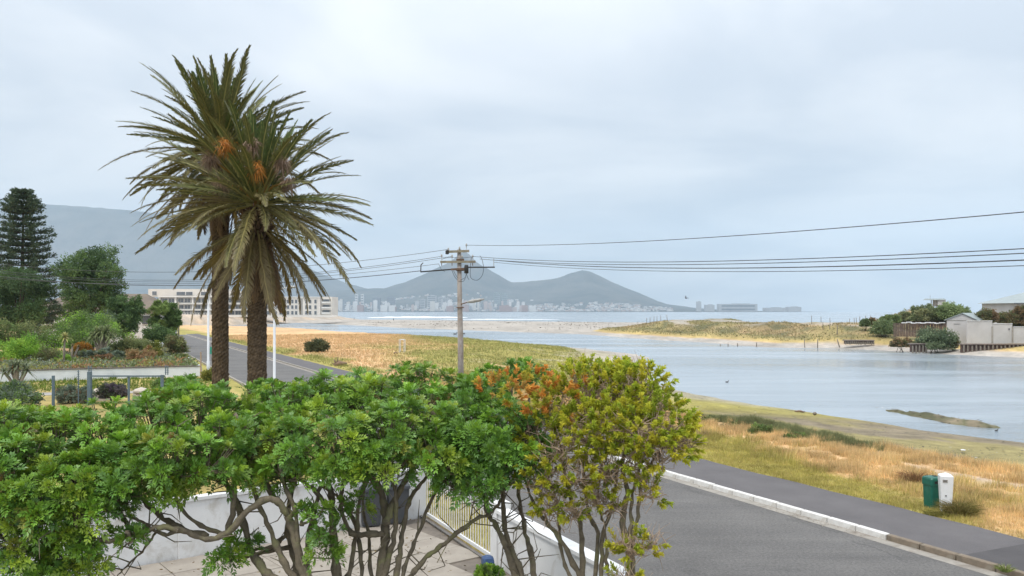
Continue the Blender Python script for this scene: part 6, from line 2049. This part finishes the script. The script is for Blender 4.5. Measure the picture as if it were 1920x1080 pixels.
def flowering_shrub(label, base, stems, lobes, Y, seed, dens, orange=(), col_set=((0.56, 0.57, 0.06), (0.48, 0.53, 0.055), (0.62, 0.58, 0.065), (0.38, 0.46, 0.05)), twigs=260):
    rng = np.random.default_rng(seed)
    o = thing('flowering_shrub', base, label, 'shrub', 'yellow green shrubs')
    tr = MB(); nodes = []
    for (pts, r0, r1, dY) in stems:
        P = px_path(pts, Y, dY)
        if pts[0][1] > 1075:
            P = np.concatenate([[np.array(base) + (0.25 * (P[0][0] - base[0]), 0, -0.1)], [np.array(base) * 0.5 + P[0] * 0.5], P])
        S = limb(tr, P, r0, r1, rng); nodes.append(S[len(S) // 2:])
    nodes = np.concatenate(nodes)
    L = [(at(x_, y_, Y + d_), r_ / FPX * Y) for (x_, y_, r_, d_) in lobes]
    br = MB(); hub = []
    for c, r in L:
        a = nodes[np.argmin(np.linalg.norm(nodes - c, axis=1) + 1.5 * np.clip(nodes[:, 2] - c[2], 0, None))]
        e_ = c - np.array((0, 0, 0.3 * r))
        limb(br, [a, a * 0.5 + e_ * 0.5 + rng.normal(size=3) * 0.06, e_], 0.022, 0.010, rng, 5); hub.append(e_)
    Cn, Ax, ID = lobe_points(L, rng, dens, 0.15, -0.7)
    thin = np.array([0.6 if (lb[1] > 835 and lb[2] > 30 and lb[0] < 1170) else 1.0 for lb in lobes])
    kp = rng.uniform(size=len(ID)) < thin[ID]
    Cn, Ax, ID = Cn[kp], Ax[kp], ID[kp]
    for c, q in zip(Cn, ID):
        h = hub[q] + rng.normal(size=3) * 0.05
        br.tube([h, h * 0.5 + c * 0.5 + rng.normal(size=3) * 0.04, c], [0.007, 0.005, 0.003], 4, cap=False)
    tr.build('trunk', M['bark'], o, smooth=True)
    tag(br.build('branches', M['twig'], o), kind='stuff')
    tw = MB()
    for k in range(twigs * 3):
        c, r = L[int(rng.integers(len(L)))]
        a = c + sphere_dirs(1, rng)[0] * r * rng.uniform(0.2, 0.9)
        b = a + nrm(rng.normal(size=3) + (0, 0, 0.5)) * 0.2
        e_ = b + nrm(rng.normal(size=3) + (0, 0, 0.5)) * 0.16
        tw.tube([a, b, e_], [0.006, 0.004, 0.002], 3, cap=False)
    tag(tw.build('dead_twigs', M['twig'], o), kind='stuff')
    cs = np.array(col_set)[rng.integers(len(col_set), size=len(Cn))]
    # the twigs near the middle carry few leaves
    mb = MB(); sprays(mb, Cn, Ax, 0.15 * rng.uniform(0.7, 1.3, len(Cn)), cs, rng)
    mb.build('crown', M['leaf_thin'], o)
    if orange:
        LO = [(at(x_, y_, Y + d_), r_ / FPX * Y) for (x_, y_, r_, d_) in orange]
        Co, Ao, _ = lobe_points(LO, rng, 380, 0.4, -0.3)
        mb = MB(); oc = np.array([(0.72, 0.33, 0.06), (0.66, 0.29, 0.06), (0.74, 0.42, 0.09), (0.50, 0.44, 0.06), (0.52, 0.34, 0.09), (0.44, 0.46, 0.06)])[rng.integers(6, size=len(Co))]
        sprays(mb, Co, Ao, np.full(len(Co), 0.10), oc, rng, 26)
        tag(mb.build('blossom', M['leaf_thin'], o), kind='stuff')
    return o


D_st = [([(1100, 1120), (1063, 1033), (1028, 983), (1004, 952), (985, 900)], 0.055, 0.016, 0.3),
        ([(1096, 1120), (1090, 994), (1078, 956), (1060, 890), (1050, 830)], 0.055, 0.016, 0.5),
        ([(1112, 1120), (1121, 1010), (1105, 963), (1095, 900), (1100, 830)], 0.05, 0.016, 0.6),
        ([(1128, 1120), (1129, 1010), (1148, 948), (1160, 880), (1180, 820)], 0.045, 0.015, 0.4),
        ([(1085, 1120), (1060, 1060), (1050, 1000), (1045, 940), (1020, 880)], 0.04, 0.014, 0.6),
        ([(1140, 1120), (1138, 1050), (1135, 990), (1120, 940), (1130, 870)], 0.03, 0.012, 0.2)]
D_lb = [(1000, 815, 44, 0.4), (1045, 775, 56, 0.8), (1050, 840, 55, 0.0), (1100, 740, 60, 0.8), (1110, 810, 66, 0.2), (1160, 740, 60, 0.7), (1165, 810, 60, 0.1), (1080, 890, 55, -0.1), (1020, 900, 45, 0.0),
        (1140, 880, 48, -0.1), (1090, 710, 40, 1.3), (1150, 705, 34, 1.3), (1040, 950, 30, -0.1), (1120, 935, 26, -0.1), (1075, 965, 16, -0.2), (960, 870, 34, 0.2), (1150, 950, 14, -0.2)]
D_or = [(930, 735, 28, -0.1), (962, 728, 34, -0.1), (1000, 722, 34, 0.3), (985, 752, 36, 0.1), (1025, 738, 26, 0.2), (1015, 775, 22, 0.0), (950, 748, 24, 0.0), (1050, 745, 30, 0.4), (1040, 790, 26, 0.3), (1075, 725, 24, 0.8)]
flowering_shrub('yellow green shrub with orange blossoms and many bare brown twigs', (1.05, 11.5, 0), D_st, D_lb, 11.5, 61, 460, D_or)
E_st = [([(1180, 1120), (1183, 1041), (1168, 979), (1176, 928), (1168, 878), (1175, 820)], 0.07, 0.018, 0.3),
        ([(1180, 1045), (1183, 1000), (1184, 950), (1192, 900), (1210, 850)], 0.035, 0.014, 0.2),
        ([(1183, 1020), (1195, 975), (1200, 930), (1203, 905), (1225, 860), (1250, 830)], 0.03, 0.012, 0.1)]
E_lb = [(1200, 730, 50, 0.7), (1225, 765, 46, 0.4), (1215, 810, 52, 0.0), (1252, 800, 40, 0.1), (1266, 838, 34, 0.0), (1235, 852, 36, -0.1), (1190, 860, 34, 0.0), (1205, 905, 20, -0.1), (1222, 925, 20, -0.2), (1190, 702, 22, 1.2), (1284, 832, 18, 0.1),
        (1195, 1030, 26, -0.2), (1225, 1020, 13, -0.2), (1165, 1022, 12, -0.2), (1172, 1092, 24, -0.3)]
flowering_shrub('slender yellow green shrub with leaf tufts leaning over the road', (1.55, 11.2, 0), E_st, E_lb, 11.2, 62, 520, (), twigs=110)
# ------------------------------------------------------------------ grass
def scatter_grass(name, label, n_, tr, sr, hgt, colours, seed, keep, width=0.012, blades=4, lean=0.5, xyr=None):
    rng = np.random.default_rng(seed)
    t = rng.uniform(*tr, n_); s = rng.uniform(*sr, n_)
    xy = K0 + U * t[:, None] + NR * s[:, None]
    if xyr: xy = np.c_[rng.uniform(*xyr[0], n_), rng.uniform(*xyr[1], n_)]
    H, w, (dn, dr, s_, t_) = terrain(xy[:, 0], xy[:, 1])
    if xyr: s_ = dr
    k = keep(w, dn, s_, t_, rng, xy) 
    xy, H, w, s = xy[k], H[k], w[k], s[k]
    m_ = len(xy)
    P = np.repeat(np.c_[xy, H - 0.01], blades, 0) + rng.normal(size=(m_ * blades, 3)) * (0.05, 0.05, 0)
    th = rng.uniform(0, 2 * PI, m_ * blades); ln = rng.uniform(0.1, lean, m_ * blades)
    h = hgt * rng.uniform(0.5, 1.3, m_ * blades) * np.repeat(0.1 + 1.8 * fbm(xy[:, 0] / 0.9, xy[:, 1] / 0.9, 77) ** 1.3, blades)
    D = np.c_[np.cos(th) * ln, np.sin(th) * ln, np.ones(m_ * blades)]
    S = np.c_[-np.sin(th + 0.7), np.cos(th + 0.7), np.zeros(m_ * blades)] * (width / 2)
    tip = P + D * h[:, None]
    V = np.stack([P - S, P + S, tip], 1).reshape(-1, 3)
    cc = np.array(colours)
    dryness = np.clip(1 - w[:, 1] + (rng.uniform(-0.45, 0.45, m_)), 0, 1)
    C = cc[0] * dryness[:, None] + cc[1] * (1 - dryness[:, None])
    C = C * (0.55 + 0.9 * fbm(xy[:, 0] / 0.7, xy[:, 1] / 0.7, 79))[:, None]
    C = np.repeat(C, blades, 0) * rng.uniform(0.7, 1.3, (m_ * blades, 1))
    mb = MB(); mb.add(V, T=np.arange(m_ * blades * 3).reshape(-1, 3), C=np.repeat(C, 3, 0))
    o = mb.build(name, M['blade'])
    return tag(o, label, 'grass', kind='stuff')


STRAW, TURF = (0.80, 0.57, 0.295), (0.46, 0.41, 0.115)
scatter_grass('verge_grass', 'yellowing short grass along the pavement', 52000, (-13, 26), (2.66, 7.0), 0.11, (STRAW, TURF), 1,
              lambda w, dn, s, t, r, xy: (w[:, 3] < 0.5) & (w[:, 2] < 0.4), 0.014, 4)
scatter_grass('dry_grass', 'dry straw coloured grass between verge and mud flat', 70000, (-13, 45), (4.5, 11.5), 0.27, (STRAW, TURF), 2,
              lambda w, dn, s, t, r, xy: (w[:, 3] < 0.45) & (w[:, 2] < 0.35) & (w[:, 4] < 0.5) & (r.uniform(size=len(s)) > w[:, 1] * 0.8) & (fbm(xy[:, 0] / 0.5, xy[:, 1] / 0.5, 83) > 0.44), 0.018, 6)
scatter_grass('bank_scrub', 'dark green rushes on the low bank above the mud flat', 50000, (-13, 45), (8.0, 12.5), 0.26, ((0.24, 0.25, 0.12), (0.19, 0.22, 0.09)), 3,
              lambda w, dn, s, t, r, xy: w[:, 4] > 0.35, 0.02, 6, 0.6)
scatter_grass('meadow_grass', 'dry tussocks over the far meadow', 60000, (40, 175), (3.0, 62), 0.26, ((0.66, 0.44, 0.24), (0.32, 0.34, 0.11)), 4,
              lambda w, dn, s, t, r, xy: (dn > 1.5) & (w[:, 2] < 0.4), 0.05, 3, 0.7)
scatter_grass('house_side_grass', 'green grass strip before the low white wall', 30000, (18, 75), (-45, -9.5), 0.22, ((0.22, 0.25, 0.06), (0.13, 0.21, 0.035)), 5,
              lambda w, dn, s, t, r, xy: (xy[:, 1] > 57) & (xy[:, 1] < 68.5) & (xy[:, 0] > -45) & (xy[:, 0] < -22), 0.05, 4)
scatter_grass('gate_verge_grass', 'dry grass outside the sliding gate', 9000, (-12, 12), (-9.0, -7.8), 0.10, (STRAW, TURF), 6,
              lambda w, dn, s, t, r, xy: r.uniform(size=len(s)) > 0.1, 0.014, 4)


scatter_grass('dune_scrub', 'olive and brown scrub over the dunes across the lagoon', 22000, (0, 1), (0, 1), 0.34, ((0.44, 0.35, 0.20), (0.34, 0.34, 0.16)), 7,
              lambda w, dn, s, t, r, xy: (s > 8) & (w[:, 2] < 0.45), 0.16, 4, 0.8, ((20, 105), (155, 300)))
# weed and wrack on the sand bar
wr_ = np.random.default_rng(31); mb = MB()
xy = np.c_[wr_.uniform(-110, 70, 5000), wr_.uniform(265, 520, 5000)]
Hh, ww, _ = terrain(xy[:, 0], xy[:, 1])
kk = (Hh > -1.25) & (ww[:, 2] > 0.9) & (fbm(xy[:, 0] / 14, xy[:, 1] / 22, 95) + wr_.uniform(-0.1, 0.1, 5000) > 0.55)
P = np.c_[xy, Hh][kk]
leaf_quads(mb, P, wr_.normal(size=(len(P), 3)) * (1, 1, 0.12) + (0, 0, 0.05), wr_.uniform(0.3, 1.1, len(P)), wr_.uniform(0.2, 0.5, len(P)), np.array([(0.17, 0.14, 0.11), (0.26, 0.22, 0.18), (0.12, 0.11, 0.08)])[wr_.integers(3, size=len(P))], wr_, droop=0)
tag(mb.build('beach_wrack', M['leaf_far']), 'dark weed and driftwood scraps strewn over the sand bar', 'beach wrack', kind='stuff')


# scraps of weed and shell on the mud flat and the islet
xy = np.c_[wr_.uniform(8, 45, 9000), wr_.uniform(25, 75, 9000)]
Hh, ww, (dn_, _, ss_, _) = terrain(xy[:, 0], xy[:, 1])
isl = sdist(xy[:, 0], xy[:, 1], ISLE) > -0.2
kk = (((ss_ > 11.5) & (dn_ > 0.3) & (fbm(xy[:, 0] / 3, xy[:, 1] / 3, 98) > 0.5)) | isl) & (Hh > -1.52)
P = np.c_[xy, Hh + 0.01][kk]; il_ = isl[kk]
cl_ = np.array([(0.12, 0.105, 0.07), (0.17, 0.17, 0.06), (0.22, 0.19, 0.14), (0.09, 0.08, 0.06)])[wr_.integers(4, size=len(P))]
pale = wr_.uniform(size=len(P)) < 0.05; cl_[pale] = (0.6, 0.58, 0.54)
mb = MB(); leaf_quads(mb, P, wr_.normal(size=(len(P), 3)) * (1, 1, 0.06), wr_.uniform(0.05, 0.22, len(P)) * (1 + il_), wr_.uniform(0.04, 0.12, len(P)) * (1 + 0.6 * il_), cl_, wr_, fold=np.tile((0.0, 0.0, 1.0), (len(P), 1)) + wr_.normal(size=(len(P), 3)) * 0.12, droop=0)
tag(mb.build('flat_debris', M['leaf_far']), 'weed scraps and shells scattered on the mud flat and islet', 'debris', kind='stuff')


def tussock(px, py, n_, h, r, cols, label, seed, z=0.1, group=None):
    rng = np.random.default_rng(seed)
    Y = (CAM_H - z) * FPX / (py - 583.0); x = rx(px, Y)
    th = rng.uniform(0, 2 * PI, n_); q = r * np.sqrt(rng.uniform(0, 1, n_))
    P = np.c_[x + np.cos(th) * q * 0.6, Y + np.sin(th) * q * 0.6, np.full(n_, z)]
    D = np.c_[np.cos(th) * q / r * 1.0, np.sin(th) * q / r * 1.0, np.ones(n_)] + rng.normal(size=(n_, 3)) * 0.25
    S = nrm(np.cross(D, rng.normal(size=(n_, 3)))) * 0.006
    L = h * rng.uniform(0.6, 1.1, n_)[:, None]
    m1 = P + nrm(D) * L * 0.6; tip = P + nrm(D) * L + np.c_[np.cos(th), np.sin(th), -np.ones(n_) * 0.9] * L * 0.22
    V = np.stack([P - S, P + S, m1 + S * 0.8, m1 - S * 0.8, tip], 1).reshape(-1, 3)
    k = np.arange(n_) * 5
    C = np.array(cols)[rng.integers(len(cols), size=n_)] * rng.uniform(0.7, 1.2, (n_, 1))
    mb = MB(); mb.add(V, Q=np.stack([k, k + 1, k + 2, k + 3], -1), T=np.stack([k + 3, k + 2, k + 4], -1), C=np.repeat(C, 5, 0))
    return tag(mb.build('grass_tussock', M['blade'], loc=(x, Y, z)), label, 'grass', group)
tussock(1800, 966, 900, 0.55, 0.45, [(0.24, 0.20, 0.06), (0.17, 0.16, 0.045), (0.32, 0.25, 0.10)], 'arching olive grass tussock against the white marker pillar', 1)
tussock(1756, 966, 420, 0.16, 0.45, [(0.28, 0.25, 0.07), (0.20, 0.20, 0.05)], 'low grass tuft at the foot of the green bin', 2)
tussock(1716, 905, 500, 0.5, 0.5, [(0.36, 0.20, 0.10), (0.30, 0.18, 0.09)], 'rusty seed heads standing behind the green bin', 3)
tussock(1885, 1072, 120, 0.22, 0.12, [(0.20, 0.26, 0.06), (0.26, 0.30, 0.10)], 'small weed growing in the kerb joint', 4, 0.13)
# dead leaves lying in the gutter
mb = MB(); lrng = np.random.default_rng(9)
P = np.array([np.append(rd(-11.6 + lrng.normal() * 0.12, -0.14 + lrng.normal() * 0.06), 0.02) for _ in range(40)])
leaf_quads(mb, P, lrng.normal(size=(40, 3)) * (1, 1, 0.4), 0.09, 0.05, np.tile((0.13, 0.09, 0.06), (40, 1)), lrng)
tag(mb.build('dead_leaves', M['leaf_far']), 'small heap of dead leaves in the gutter', 'leaves', kind='stuff')
# grit, sand and small leaves swept along the gutter and kerb
gt, gs = lrng.uniform(-14, 24, 1500), -0.05 - np.abs(lrng.normal(size=1500)) * 0.22
P = np.c_[K0 + U * gt[:, None] + NR * gs[:, None], np.full(1500, 0.009)]
kp = fbm(gt / 1.2, gt * 0, 88) + lrng.uniform(-0.15, 0.15, 1500) > 0.5
P = P[kp]; mb = MB()
leaf_quads(mb, P, lrng.normal(size=(len(P), 3)) * (1, 1, 0.1), lrng.uniform(0.02, 0.07, len(P)), lrng.uniform(0.015, 0.04, len(P)), np.array([(0.30, 0.25, 0.19), (0.16, 0.12, 0.08), (0.38, 0.34, 0.28), (0.12, 0.11, 0.09)])[lrng.integers(4, size=len(P))], lrng, fold=np.tile((0.0, 0.0, 1.0), (len(P), 1)), droop=0)
tag(mb.build('gutter_grit', M['leaf_far']), 'grit and leaf scraps along the gutter', 'grit', kind='stuff')
# litter on the courtyard floor
mb = MB()
P = np.array([(lrng.uniform(-7.5, -0.6), lrng.uniform(17.6, 22.5), 0.057) for _ in range(260)])
ok = sdist(P[:, 0], P[:, 1], inner) > 0.1
P = P[ok]
leaf_quads(mb, P, lrng.normal(size=(len(P), 3)) * (1, 1, 0.15), 0.08, 0.03, np.array([(0.22, 0.15, 0.07), (0.30, 0.22, 0.08), (0.12, 0.09, 0.05)])[lrng.integers(3, size=len(P))], lrng, droop=0)
tag(mb.build('fallen_leaves', M['leaf_far']), 'fallen leaves strewn over the courtyard slabs', 'leaves', kind='stuff')
# low edging plants by the gate motor
bush('edging_plant', 915, 1090, 15.5, 60, 24, G_BRIGHT + G_MID, 'low bright edging plant below the blue gate motor', 'plant', None, 2600, size=0.07, seed=91)

# ------------------------------------------------------------------ the air over the bay
mb = MB()
mb.box((0, 2500, 712), (40000, 25000, 1440))
hz = mb.build('haze', bpy.data.materials.new('haze'))
tag(hz, 'pale sea haze over the bay', 'haze', kind='stuff')
hm = hz.data.materials[0]
hm.use_nodes = True
hn_, hl_ = hm.node_tree.nodes, hm.node_tree.links
hn_.clear()
ho = hn_.new('ShaderNodeOutputMaterial'); hv = hn_.new('ShaderNodeVolumePrincipled')
hv.inputs['Color'].default_value = (0.70, 0.86, 1.0, 1)
hv.inputs['Density'].default_value = 0.000071
hl_.new(hv.outputs[0], ho.inputs['Volume'])
